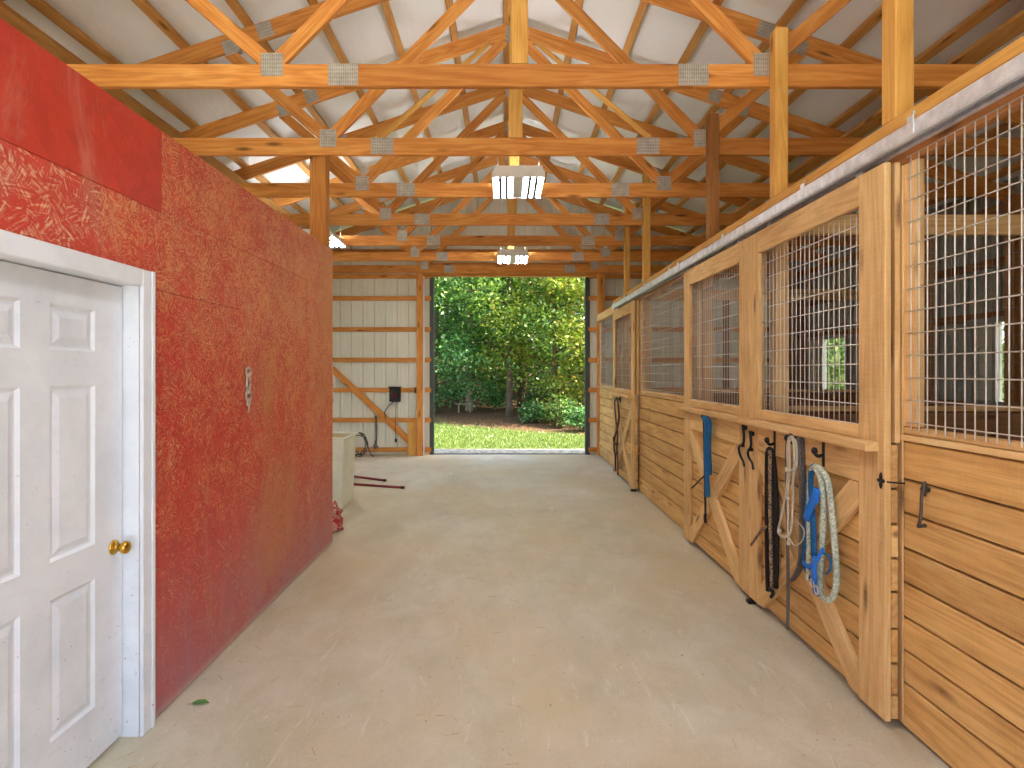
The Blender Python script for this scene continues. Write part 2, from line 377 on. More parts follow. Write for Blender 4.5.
def tube(pts, r, sides=6, flat=1.0, wide=None):
    """verts, faces of a capped tube; flat/wide squashes the section along a fixed world direction"""
    V, Fc = [], []; n = len(pts); prev = None
    rs = r if isinstance(r, (list, tuple)) else [r] * n
    for i, p in enumerate(pts):
        d = (pts[min(i + 1, n - 1)] - pts[max(i - 1, 0)]).normalized()
        if prev is None:
            prev = d.orthogonal().normalized()
            if wide is not None:
                w = Vector(wide); w = w - d * w.dot(d)
                if w.length > 1e-4: prev = w.normalized()
        u = prev - d * prev.dot(d)
        if u.length < 1e-5: u = d.orthogonal()
        u.normalize(); prev = u; v = d.cross(u)
        for k in range(sides):
            a = 2 * math.pi * k / sides
            V.append(p + u * math.cos(a) * rs[i] + v * math.sin(a) * rs[i] * flat)
    for i in range(n - 1):
        for k in range(sides):
            k2 = (k + 1) % sides; Fc.append((i * sides + k, i * sides + k2, (i + 1) * sides + k2, (i + 1) * sides + k))
    Fc.append(tuple(range(sides))[::-1]); Fc.append(tuple((n - 1) * sides + k for k in range(sides)))
    return V, Fc
def tubes_obj(name, paths, mat, parent=None, origin=(0, 0, 0)):
    """paths: list of (points, radius, sides, flat, wide)"""
    V, Fc = [], []; o = Vector(origin)
    for pa in paths:
        v, f = tube(*pa); b = len(V); V += [x - o for x in v]; Fc += [tuple(i + b for i in q) for q in f]
    return obj(name, newmesh(name, V, Fc, mat, True), parent, origin)
def lathe(profile, sides=16, axis='z'):
    V, Fc = [], []
    for (r, h) in profile:
        for k in range(sides):
            a = 2 * math.pi * k / sides; x, y = r * math.cos(a), r * math.sin(a)
            V.append({'z': (x, y, h), 'x': (h, x, y), 'y': (x, h, y)}[axis])
    for i in range(len(profile) - 1):
        for k in range(sides):
            k2 = (k + 1) % sides; Fc.append((i * sides + k, i * sides + k2, (i + 1) * sides + k2, (i + 1) * sides + k))
    Fc.append(tuple(range(sides))[::-1]); Fc.append(tuple((len(profile) - 1) * sides + k for k in range(sides)))
    return V, Fc
def wiregrid(name, parent, plane, c, u0, u1, z0, z1, r=0.0029, rv=None, du=0.0508, dz=0.1016, wob=0.0012, sides=5, mat='wire'):
    """welded wire mesh in the plane x=c (u runs along y) or y=c (u runs along x)"""
    V, Fc = [], []
    P = (lambda u, z, o: Vector((c + o, u, z))) if plane == 'x' else (lambda u, z, o: Vector((u, c + o, z)))
    rv = rv or r
    def add(a, b, r=r):
        v, f = tube([a, b], r, sides); k = len(V); V.extend(v); Fc.extend(tuple(i + k for i in q) for q in f)
    u = u0 + 0.012
    while u < u1:
        j = random.uniform(-wob, wob); add(P(u + j, z0, r), P(u - j, z1, r), rv); u += du
    z = z0 + 0.04
    while z < z1:
        j = random.uniform(-wob, wob); add(P(u0, z + j, -r), P(u1, z - j, -r)); z += dz
    return tag(obj(name, newmesh(name, V, Fc, mat, True), parent), kind='stuff')

# ------------------------------------------------------------------ setting: dimensions
LX, RX = -1.67, 1.86           # red wall face, fixed stall-front face
CX = 0.09                      # ridge line
EAVE = 5.5                     # half width of the barn
YF, YB = 11.40, -1.6           # far and back ends
CH = 3.587                     # underside of the trusses
PEAK = CH + 1.93               # top edge of the truss top chord at the ridge
LEFT_W, RIGHT_W = CX - EAVE, CX + EAVE
def rooftop(x): return PEAK - abs(x - CX) / 3.0

# floor
fl = thing('floor', 'dusty beige concrete aisle floor running to the open far doorway', None, kind='structure')
box('slab', LEFT_W, 1.93, YB, YF + 0.06, -0.25, 0.0, 'concrete', fl, 0.0)
box('stall_ground', 1.93, RIGHT_W, YB, YF + 0.06, -0.25, -0.004, 'dirt', fl, 0.0)

# ground outside: gently rising into the woods
def ground_z(x, y):
    z = -0.10
    if y > 18: z += 0.075 * (y - 18)
    if y < 18: z += 0.0
    z += -0.02 * min(max(x, -8), 8) * min(max((y - 12) / 6, 0), 1)
    return z
xs = np.linspace(-40, 40, 41); ys = np.concatenate([np.linspace(-40, YB - 0.2, 8), np.linspace(YF + 0.08, 45, 45), np.linspace(50, 90, 5)])
V = []; Fc = []
for j, y in enumerate(ys):
    for i, x in enumerate(xs): V.append((x, y, ground_z(x, y) if y > 11 else -0.12 - 0.15 * (YB < y < YF)))
for j in range(len(ys) - 1):
    for i in range(len(xs) - 1):
        a = j * len(xs) + i; Fc.append((a, a + 1, a + 1 + len(xs), a + len(xs)))
gr = tag(obj('ground', newmesh('ground', [(x, y, z - (0.2 if -3 < y < 11.5 else 0)) for x, y, z in V], Fc, 'ground', True)), 'grassy ground outside rising into the leaf-littered woods', kind='structure')

ap = tag(box('added_bounce_apron', -7, 7.5, -16, YB - 0.02, -0.3, -0.02, 'bounce_apron', None, 0.0), 'unseen pale yard added to bounce sunlight into the barn', kind='structure')  # unseen, put behind the camera to bounce sun onto the roof liner
# ceiling: white liner over purlins and ridge braces
ce = thing('ceiling', 'white insulated roof liner above wooden purlins', None, kind='structure')
truss_y = [3.86 + 1.215 * k for k in range(7)]
for side in (-1, 1):
    nx, ny = 40, 140; V = []; Fc = []
    for j in range(ny + 1):
        y = YB - 0.3 + (YF + 0.55 - YB) * j / ny
        for i in range(nx + 1):
            d = 6.0 * i / nx; x = CX + side * d
            ph = ((y - truss_y[0]) / 1.215) % 1.0
            dp = ((d - 0.07) / 0.575) % 1.0
            sag = 0.045 * math.sin(math.pi * dp) * (0.6 + 0.4 * math.sin(2 * math.pi * ph + d * 2))
            V.append((x, y, rooftop(x) + 0.062 + 0.012 - sag * 0.55 + 0.045))
    for j in range(ny):
        for i in range(nx):
            a = j * (nx + 1) + i; q = (a, a + 1, a + nx + 2, a + nx + 1); Fc.append(q if side < 0 else q[::-1])
    o = obj('roof_liner', newmesh('roof_liner', V, Fc, 'liner', True), ce)
    md = o.modifiers.new('thick', 'SOLIDIFY'); md.thickness = 0.06; md.offset = -1 if side < 0 else -1
for side in (-1, 1):
    for d in [0.07 + 0.575 * k for k in range(10)]:
        x = CX + side * d; z = rooftop(x) + 0.028
        board('purlin', (x, YB - 0.2, z), (x, YF + 0.1, z), 0.054, 0.075, 'truss_old', ce, up=(side / 3.0, 0, 1))
    d = 3.56; x = CX + side * d
    board('lateral_brace', (x, YB, rooftop(x) - 0.195), (x, YF - 0.1, rooftop(x) - 0.195), 0.045, 0.14, 'truss_old', ce, up=(side / 3.0, 0, 1))

# metal siding panel columns, ribs at the edges
def siding_col(name, parent, axis, c, u0, u1, z0, z1a, z1b, out, mat='siding'):
    """one sheet section between ribs; axis 'y': plane y=c facing -y with u=x; axis 'x': plane x=c facing -x with u=y"""
    prof = [(0.0, 0.0), (0.006, 0.030), (0.022, 0.030), (0.028, 0.0)]
    w = u1 - u0; mids = []
    for fx in (0.36, 0.68): mids += [(w * fx - 0.012, 0.0), (w * fx - 0.004, 0.004), (w * fx + 0.004, 0.004), (w * fx + 0.012, 0.0)]
    prof = prof + [m for m in mids if 0.04 < m[0] < w - 0.006] + [(w, 0.0)]
    V = []; Fc = []
    for (du, dn) in prof:
        t = du / w; zt = z1a + (z1b - z1a) * t
        for z in (z0, zt):
            for th in (0.0, 0.0012):
                n = c + out * (dn + th)
                V.append((u0 + du, n, z) if axis == 'y' else (n, u0 + du, z))
    for i in range(len(prof) - 1):
        a = i * 4; b = a + 4
        Fc += [(a, b, b + 2, a + 2), (a + 1, a + 3, b + 3, b + 1)]
    o0 = Vector(V[0]); return obj(name, newmesh(name, [Vector(v) - o0 for v in V], Fc, mat), parent, o0)

DX0, DX1, DZ = -1.475, 1.665, 3.545          # far doorway
PW = 0.2286
wf = thing('wall_far', 'pale ribbed metal end wall with wooden girts around the big doorway', None, kind='structure')
x = DX0 - 18 * PW
while x < RIGHT_W:
    x1 = min(x + PW, RIGHT_W)
    if x < LEFT_W: x = x + PW; continue
    ta, tb = rooftop(x) + 0.05, rooftop(x1) + 0.05
    z0 = -0.05 if (x1 <= DX0 + 0.001 or x >= DX1 - 0.02) else DZ
    if x < DX1 - 0.02 and x1 > DX1 + 0.02 and z0 > 1:
        siding_col('siding_panel', wf, 'y', YF, DX1, x1, -0.05, DZ, DZ, 1)
    siding_col('siding_panel', wf, 'y', YF, x, x1, z0, ta, tb, 1)
    x += PW
for z in (0.10, 0.69, 1.29, 1.89, 2.50, 3.12, 3.56):
    for a, b in ((LEFT_W, DX0), (DX1, RIGHT_W)):
        box('girt', a, b, YF - 0.045, YF - 0.004, z - 0.045, z + 0.045, 'truss', wf)
for z in (4.05, 4.65):
    box('girt', CX - (PEAK - z) * 3 + 0.2, CX + (PEAK - z) * 3 - 0.2, YF - 0.045, YF - 0.004, z - 0.045, z + 0.045, 'truss', wf)
box('jamb_post', -1.74, -1.615, YF - 0.185, YF - 0.048, 0.0, CH + 0.1, 'truss', wf, axis='z')
box('jamb_post', 1.83, 1.965, YF - 0.185, YF - 0.048, 0.0, CH + 0.1, 'truss', wf, axis='z')
box('jamb_lit_edge', -1.615, -1.585, YF - 0.17, YF - 0.15, 0.0, DZ, 'white_metal', wf)  # white strip painted in for the bright light on the post's edge
box('door_header', -1.61, 1.825, YF - 0.13, YF - 0.05, DZ, DZ + 0.17, 'truss', wf)
box('door_header', -1.61, 1.825, YF - 0.18, YF - 0.135, DZ + 0.10, DZ + 0.26, 'truss', wf)
board('diagonal_brace', (-3.44, YF - 0.07, 1.72), (-1.86, YF - 0.07, 0.24), 0.125, 0.04, 'truss', wf)
box('base_board', -1.92, -1.755, YF - 0.14, YF - 0.10, 0.0, 0.66, 'post', wf, axis='z')
box('door_edge_trim', DX0 - 0.03, DX0 + 0.05, YF - 0.03, YF + 0.09, -0.02, DZ, 'dark_trim', wf)
box('door_edge_trim', DX1 - 0.06, DX1 + 0.03, YF - 0.03, YF + 0.09, -0.02, DZ, 'dark_trim', wf)
box('threshold', DX0, DX1, YF + 0.0, YF + 0.14, -0.06, 0.004, 'dark_trim', wf)

# side wall on the stall side with two windows
wr = thing('wall_right', 'pale ribbed metal side wall behind the horse stalls', None, kind='structure')
WINS = [(9.29, 9.98, 10.46), (6.12, 6.46, 6.80)]; WZ0, WZ1 = 1.31, 2.24
y = YB
while y < YF:
    y1 = min(y + PW, YF); hit = [w for w in WINS if y1 > w[0] and y < w[2]]
    if hit:
        siding_col('siding_panel', wr, 'x', RIGHT_W, y, y1, -0.05, WZ0, WZ0, 1, 'siding_shaded'); siding_col('siding_panel', wr, 'x', RIGHT_W, y, y1, WZ1, 3.88, 3.88, 1, 'siding_shaded')
        w = hit[0]
        if y < w[0] - 0.01: siding_col('siding_panel', wr, 'x', RIGHT_W, y, w[0], WZ0, WZ1, WZ1, 1, 'siding_shaded')
        if y1 > w[2] + 0.01: siding_col('siding_panel', wr, 'x', RIGHT_W, w[2], y1, WZ0, WZ1, WZ1, 1, 'siding_shaded')
    else: siding_col('siding_panel', wr, 'x', RIGHT_W, y, y1, -0.05, 3.88, 3.88, 1, 'siding_shaded')
    y += PW
for z in (0.69, 1.26, 2.30, 2.90, 3.50):
    box('girt', RIGHT_W - 0.045, RIGHT_W - 0.004, YB, YF - 0.05, z - 0.045, z + 0.045, 'stall_dark', wr, axis='y')
for k in range(7):
    box('kick_board', RIGHT_W - 0.085, RIGHT_W - 0.047, YB, YF - 0.05, 0.005 + 0.172 * k, 0.167 + 0.172 * k, 'stall_dark', wr, axis='y')
for yy in (0.5, 2.95, 4.7, 6.04, 8.3, 10.7):
    box('wall_post', RIGHT_W - 0.19, RIGHT_W - 0.09, yy, yy + 0.13, 0, 3.55, 'post_brown', wr, axis='z')
for i, (a, m_, b) in enumerate(WINS):
    wn = thing('window_%d' % (i + 1), ['small barn window seen through the middle stall door mesh', 'small barn window seen through the nearest wire panel'][i], None, (RIGHT_W, m_, WZ0), kind='structure')
    for (ya, yb, za, zb) in ((a - 0.04, a + 0.015, WZ0 - 0.04, WZ1 + 0.04), (b - 0.015, b + 0.04, WZ0 - 0.04, WZ1 + 0.04), (m_ - 0.02, m_ + 0.02, WZ0, WZ1)):
        box('window_frame', RIGHT_W - 0.05, RIGHT_W + 0.03, ya, yb, za, zb, 'frame_grey', wn, axis='z')
    for za, zb in ((WZ0 - 0.04, WZ0 + 0.02), (WZ1 - 0.02, WZ1 + 0.04)):
        box('window_frame', RIGHT_W - 0.05, RIGHT_W + 0.03, a, b, za, zb, 'frame_grey', wn, axis='y')
    box('fogged_pane', RIGHT_W - 0.01, RIGHT_W - 0.004, m_ + 0.02, b - 0.015, WZ0 + 0.02, WZ1 - 0.02, 'glass_pale', wn, 0.0)

# outer left wall and back wall (its unseen opening widened to let in daylight), closing the barn
V = []; Fc = []; n = 0; y = YB
while y < YF + 0.01:
    for dy, dn in ((0, 0), (0.01, 0.018), (0.022, 0.018), (0.034, 0)):
        V += [(LEFT_W - dn, y + dy, -0.05), (LEFT_W - dn, y + dy, 3.88)]
    y += PW
for i in range(len(V) // 2 - 1): Fc.append((2 * i, 2 * i + 2, 2 * i + 3, 2 * i + 1))
tag(obj('wall_outer', newmesh('wall_outer', V, Fc, 'siding')), 'pale ribbed metal wall of the left bay', kind='structure')
BD0, BD1 = -4.6, 2.0  # unseen opening, made wide for the daylight it lets in
V = [(LEFT_W, YB, -0.05), (BD0, YB, -0.05), (BD0, YB, DZ), (BD1, YB, DZ), (BD1, YB, -0.05), (RIGHT_W, YB, -0.05), (RIGHT_W, YB, 3.80), (CX, YB, PEAK + 0.05), (LEFT_W, YB, 3.80)]
tag(obj('wall_back', newmesh('wall_back', V, [(0, 1, 2, 8), (2, 3, 7, 8), (3, 6, 7), (3, 4, 5, 6)], 'siding')), 'unseen pale metal end wall, its opening widened to let daylight in', kind='structure')

# red strand-board wall on the left, sheet by sheet, with the door cut out
wl = thing('wall_left', 'worn red painted strand-board wall of the tack room', None, kind='structure')
WT, WE = 2.84, 5.52
DY0, DY1, DTOP = 1.63, 2.60, 2.057
G = 0.0012
def sheet(y0, y1, z0, z1, mat):
    if y1 - y0 < 0.01: return
    box('strand_board_sheet', LX - 0.014, LX + random.uniform(-0.001, 0.001), y0 + G, y1 - G, z0 + G, z1 - G, mat, wl, 0.0015, axis='y')
seams = [YB + 0.05, -0.09, 1.13, 2.356, 3.592, 4.81, WE]
for a, b in zip(seams[:-1], seams[1:]):
    mt = 'osb_rough' if b < 2.4 else 'osb'
    if b <= DY0 or a >= DY1: sheet(a, b, 0.006, 2.44, mt)
    else:
        sheet(a, min(b, DY0), 0.006, DTOP, mt); sheet(max(a, DY1), b, 0.006, DTOP, mt); sheet(a, b, DTOP, 2.44, mt)
for a, b, mt in ((YB + 0.05, 0.34, 'osb_smooth'), (0.34, 2.776, 'osb_smooth'), (2.776, 3.592, 'osb'), (3.592, WE, 'osb')): sheet(a, b, 2.44, WT, mt)
sy = [YB + 0.12 + 0.61 * k for k in range(0, 12)] + [WE - 0.045]
for yy in sy:
    if yy + 0.04 > DY0 - 0.05 and yy < DY1 + 0.05: continue
    box('stud', LX - 0.104, LX - 0.016, yy, yy + 0.04, 0.04, WT - 0.045, 'truss_old', wl, axis='z')
box('top_plate', LX - 0.104, LX - 0.016, YB + 0.1, WE, WT - 0.043, WT - 0.004, 'truss_old', wl, axis='y')
box('bottom_plate', LX - 0.104, LX - 0.016, DY1 + 0.06, WE, 0.002, 0.04, 'truss_old', wl, axis='y')
box('inner_sheet', LX - 0.12, LX - 0.106, YB + 0.1, DY0 - 0.06, 0.01, WT, 'osb_edge', wl); box('inner_sheet', LX - 0.12, LX - 0.106, DY1 + 0.06, WE, 0.01, WT, 'osb_edge', wl)
box('inner_sheet', LX - 0.12, LX - 0.106, DY0 - 0.06, DY1 + 0.06, DTOP + 0.03, WT, 'osb_edge', wl)
box('end_board', LX - 0.12, LX - 0.004, WE + 0.001, WE + 0.016, 0.008, WT - 0.002, 'osb', wl, axis='z')

# panelled door
d1 = thing('door_1', 'white six-panel door with brass knob in the red wall', None, (LX - 0.09, (DY0 + DY1) / 2, 0), kind='structure')
SX = -1.742
def panel_slab(y0, y1, z0, z1, rects, xf, th):
    ys_ = sorted({y0, y1, *[r[0] for r in rects], *[r[1] for r in rects]}); zs_ = sorted({z0, z1, *[r[2] for r in rects], *[r[3] for r in rects]})
    V = []; Fc = []; idx = {}
    def vid(x, y, z):
        k = (round(x, 4), round(y, 4), round(z, 4))
        if k not in idx: idx[k] = len(V); V.append(k)
        return idx[k]
    for a, b in zip(ys_[:-1], ys_[1:]):
        for c, d in zip(zs_[:-1], zs_[1:]):
            if any(r[0] <= a and b <= r[1] and r[2] <= c and d <= r[3] for r in rects): continue
            Fc.append((vid(xf, a, c), vid(xf, b, c), vid(xf, b, d), vid(xf, a, d)))
    for (a, b, c, d) in rects:
        prev = (a, b, c, d, xf)
        for ins, dep in ((0.012, -0.011), (0.022, -0.011), (0.048, -0.002)):
            cur = (a + ins, b - ins, c + ins, d - ins, xf + dep)
            P = [vid(prev[4], prev[i], prev[j]) for i, j in ((0, 2), (1, 2), (1, 3), (0, 3))]; Q = [vid(cur[4], cur[i], cur[j]) for i, j in ((0, 2), (1, 2), (1, 3), (0, 3))]
            for k in range(4): Fc.append((P[k], P[(k + 1) % 4], Q[(k + 1) % 4], Q[k]))
            prev = cur
        Fc.append(tuple(Q))
    b0 = [vid(xf - th, *p) for p in ((y0, z0), (y1, z0), (y1, z1), (y0, z1))]; f0 = [vid(xf, *p) for p in ((y0, z0), (y1, z0), (y1, z1), (y0, z1))]
    for k in range(4): Fc.append((f0[k], b0[k], b0[(k + 1) % 4], f0[(k + 1) % 4]))
    Fc.append(tuple(b0[::-1])); return V, Fc
rects = []
for (a, b) in ((2.182, 2.422), (1.808, 2.047)):
    for (c, d) in ((1.752, 1.928), (0.935, 1.612), (0.245, 0.79)): rects.append((a, b, c, d))
V, Fc = panel_slab(DY0 + 0.006, DY1 - 0.008, 0.018, DTOP - 0.006, rects, SX, 0.04)
slab = obj('door_slab', newmesh('door_slab', V, Fc, 'door'), d1)
for (a, b, z0, z1) in ((DY0 - 0.02, DY0, 0.0, DTOP), (DY1, DY1 + 0.02, 0.0, DTOP)):
    box('jamb', LX - 0.115, LX + 0.0, a, b, z0, z1, 'door', d1, 0.002)
box('jamb', LX - 0.115, LX, DY0 - 0.02, DY1 + 0.02, DTOP, DTOP + 0.02, 'door', d1, 0.002)
box('casing', LX + 0.0015, LX + 0.02, DY1 - 0.002, DY1 + 0.082, 0.0, DTOP + 0.078, 'door', d1, 0.005)
box('casing_bead', LX + 0.020, LX + 0.026, DY1 + 0.060, DY1 + 0.082, 0.0, DTOP + 0.078, 'door', d1, 0.003)
box('casing', LX + 0.0015, LX + 0.02, DY0 - 0.082, DY0 - 0.008, 0.0, DTOP + 0.078, 'door', d1, 0.005)
box('casing', LX + 0.0015, LX + 0.0205, DY0 - 0.008, DY1 - 0.003, DTOP - 0.002, DTOP + 0.078, 'door', d1, 0.005)
V, Fc = lathe([(0.033, 0.0), (0.033, 0.004), (0.026, 0.010), (0.013, 0.012), (0.012, 0.030), (0.022, 0.036), (0.029, 0.048), (0.028, 0.060), (0.018, 0.068), (0.006, 0.069)], 20, 'x')
tag(obj('door_knob', newmesh('door_knob', V, Fc, 'brass', True), d1, (SX, DY1 - 0.062, 0.885)), 'polished brass door knob')

# ------------------------------------------------------------------ roof trusses
def make_truss():
    t = bpy.data.objects.new('roof_truss', None); t.empty_display_size = 0.1; link(t, Matrix.Translation((CX, truss_y[0], CH)))
    o = Vector((CX, truss_y[0], CH)); P = lambda x, z, y=0.0: o + Vector((x, y, z)); hw = 0.076
    for a, b in ((-5.55, -1.18), (-1.18, 1.18), (1.18, 5.55)): board('bottom_chord', P(a, hw), P(b, hw), 0.152, 0.04, 'truss', t)
    def top(x): return 1.93 - abs(x) / 3.0
    n = 0.156 / 2 / math.cos(math.atan(1 / 3))
    for s in (-1, 1):
        board('top_chord', P(s * 0.002, 1.93 - n), P(s * 5.9, 1.93 - 5.9 / 3 - n), 0.156, 0.04, 'truss', t)
        board('web', P(s * 1.64, 0.16), P(s * 0.10, 1.93 - 2 * n - 0.04), 0.10, 0.038, 'truss', t)
        board('web', P(s * 1.68, 0.16), P(s * 2.55, 1.93 - 2.55 / 3 - 2 * n), 0.10, 0.038, 'truss', t)
        for dy in (-0.0215, 0.0215):
            box('connector_plate', o.x + s * 1.66 - 0.074, o.x + s * 1.66 + 0.074, o.y + dy - 0.0012, o.y + dy + 0.0012, o.z + 0.07, o.z + 0.225, 'plate', t, 0)
            box('connector_plate', o.x + s * 1.18 - 0.10, o.x + s * 1.18 + 0.10, o.y + dy - 0.0012, o.y + dy + 0.0012, o.z + 0.006, o.z + 0.152, 'plate', t, 0)
            c = P(s * 2.52, 1.93 - 2.52 / 3 - 1.6 * n, dy); dv = Vector((1, 0, -s / 3)).normalized() * 0.07
            board('connector_plate', c - dv, c + dv, 0.13, 0.0024, 'plate', t, bev=0)
            c = P(s * 2.22, 1.93 - 2.22 / 3 - n, dy); board('connector_plate', c - dv, c + dv, 0.14, 0.0024, 'plate', t, bev=0)
    box('king_post', o.x - 0.045, o.x + 0.065, o.y - 0.019, o.y + 0.019, o.z + 0.157, o.z + 1.93 - 2 * n - 0.005, 'post', t, axis='z')
    for dy in (-0.0215, 0.0215):
        box('connector_plate', o.x - 0.08, o.x + 0.08, o.y + dy - 0.0012, o.y + dy + 0.0012, o.z + 1.93 - 2 * n - 0.06, o.z + 1.93 - 0.05, 'plate', t, 0)
    return t
tl = ['roof truss nearest the camera, its tall king post leaving the top of the picture',
      'second roof truss from the camera, above the end of the red wall',
      'third roof truss from the camera, just behind the nearer ceiling light',
      'fourth roof truss from the camera, between the two ceiling lights',
      'fifth roof truss from the camera, in front of the farther ceiling light',
      'sixth roof truss from the camera, just behind the farther ceiling light',
      'farthest roof truss, right against the end wall above the doorway']
t0 = make_truss(); trusses = [t0]
for k in range(1, 7): trusses.append(copy_tree(t0, Matrix.Translation((CX, truss_y[k], CH))))
for t, l in zip(trusses, tl): tag(t, l, 'roof truss', 'roof trusses over the aisle')
for s, l in ((-1, 'thin diagonal roof brace left of the king posts, between second and third truss'), (1, 'thin diagonal roof brace right of the king posts, between second and third truss')):
    b = board('diagonal_brace', (CX + s * 1.22, truss_y[1] + 0.045, CH + 0.17), (CX + s * 0.27, truss_y[2] - 0.045, CH + 1.67), 0.045, 0.04, 'post')
    tag(b, l, 'brace', 'diagonal roof braces')

# ------------------------------------------------------------------ support posts
def post(x0, y0, w, dpt, z0, z1, mat, label):
    o = box('support_post', x0, x0 + w, y0, y0 + dpt, z0, z1, mat, None, 0.006, axis='z'); return tag(o, label, 'post', 'wooden support posts')
PZ = 2.826
post(-1.805, 5.27, 0.148, 0.12, 2.841, 3.735, 'truss', 'square orange post rising behind the far end of the red wall')
post(1.785, truss_y[0] - 1.215 - 0.04, 0.088, 0.10, PZ, 4.22, 'post', 'thick yellow post nearest the camera above the stall track')
post(1.780, truss_y[0] - 0.112, 0.085, 0.09, PZ, 3.935, 'post', 'second yellow post along the stall front, cut off below the roof')
post(1.780, truss_y[1] - 0.112, 0.09, 0.09, PZ, 3.92, 'post_brown', 'dark brown post standing above the second stall door')
post(1.80, truss_y[3] - 0.115, 0.09, 0.09, PZ, 4.24, 'post', 'slim post above the farthest stall door, before the fourth truss')
post(1.81, truss_y[4] - 0.105, 0.08, 0.08, PZ, 4.20, 'post', 'farthest slim post on the stall header, before the fifth truss')

# ------------------------------------------------------------------ stall fronts
hb = thing('stall_header', 'long wooden header with cap board running above all the stalls', 'beam', (1.87, 4.7, 2.635))
box('header_board', 1.863, 1.91, -0.1, 9.45, 2.637, 2.764, 'header', hb, 0.004, axis='y')
box('cap_board', 1.778, 1.91, -0.1, 9.45, 2.766, 2.824, 'post', hb, 0.005, axis='y')
box('end_board', 1.80, 1.90, 9.452, 11.2, 2.637, 2.765, 'stall', hb, 0.005, axis='y')

FP = [0.06, 0.217, 0.37, 0.525, 0.685, 0.845, 1.01, 1.166, 1.345]
def stall_front(y0, y1, wy0, wy1, label, inner=(), bot=0.0):
    """fixed panel: planks below, wire above"""
    t = thing('stall_screen', label, 'stall panel', (RX, (y0 + y1) / 2, 0), 'fixed stall fronts')
    ed = [bot + 0.01] + FP[1:]
    for a, b in zip(ed[:-1], ed[1:]):
        box('plank', RX + random.uniform(0, 0.004), RX + 0.036, y0, y1, a + 0.0055, b - 0.0055, 'plank', t, 0.004, axis='y')
    box('sill', RX - 0.012, RX + 0.04, y0, y1, 1.347, 1.375, 'stall', t, 0.004, axis='y')
    box('sill', RX + 0.004, RX + 0.04, y0, y1, 1.377, 1.412, 'stall', t, 0.004, axis='y')
    if wy1 < y1: box('stile', RX, RX + 0.038, wy1, y1, 1.414, 2.633, 'stall', t, 0.004, axis='z')
    if wy0 > y0: box('stile', RX, RX + 0.038, y0, wy0, 1.414, 2.633, 'stall', t, 0.004, axis='z')
    wiregrid('wire_mesh', t, 'x', RX - 0.006, wy0 - 0.05, wy1 + 0.05, 1.395, 2.66, rv=0.0029 if y0 < 3 else 0.0015)
    for py in inner: box('inner_post', 1.925, 2.015, py, py + 0.09, 0.0, 2.634, 'stall', t, 0.005, axis='z')
    return t
sf = stall_front(-0.30, 2.72, -0.2, 2.575, 'nearest fixed stall panel of wide honey planks under a wire window', (4.05,))
# vertical batten where the near panel meets the sliding door
box('batten', RX - 0.008, RX + 0.0, 2.655, 2.70, 0.03, 2.63, 'stall', sf, 0.003, axis='z')
stall_front(5.50, 7.93, 5.62, 7.72, 'middle fixed stall panel between the second and the farthest sliding door', (5.52, 7.84))
stall_front(9.22, 11.2, 9.36, 11.06, 'farthest fixed stall panel beside the open doorway', (9.24,))

def hook(parent, y, z, x=1.77, big=1.0):
    """black iron tie hook: tall back strap with an up-curled arm"""
    h = box('hook', x - 0.007, x, y - 0.011, y + 0.011, z - 0.075 * big, z + 0.075 * big, 'iron', parent, 0.003, axis='z')
    pts = smoothpath([(x - 0.004, y, z - 0.01), (x - 0.03, y, z - 0.018), (x - 0.048, y, z - 0.006), (x - 0.052, y, z + 0.012)], 5)
    tubes_obj('arm', [(pts, 0.010, 8)], 'iron', h)
    V, Fc = lathe([(0.004, -0.016), (0.018, -0.008), (0.021, 0.0), (0.018, 0.010), (0.004, 0.016)], 10, 'x')
    obj('knob', newmesh('knob', V, Fc, 'iron', True), h, (x - 0.054, y, z + 0.012))
    return h
def Q(px, py, off=0.0):
    """a point of the door-front plane (off = further out into the aisle) from its measured direction"""
    X = 1.745 - off; u = px - 505.0
    return Vector((X, X * F_PX / u, CAM_H - (py - 371.0) * X / u))
def QS(lst, off=0.0): return [Q(a[0], a[1], a[2] if len(a) > 2 else off) for a in lst]
def scroll_hook(parent, pts):
    p = smoothpath(QS(pts, 0.0), 5); n = len(p); a = p[0]
    tubes_obj('hook', [(p, [0.011 - 0.004 * i / n for i in range(n)], 8), ([Vector((1.77, a.y, a.z - .02)), Vector((1.752, a.y, a.z - .02))], 0.017, 8), ([Vector((1.77, p[n // 3].y, p[n // 3].z)), p[n // 3]], 0.012, 8)], 'iron', parent)

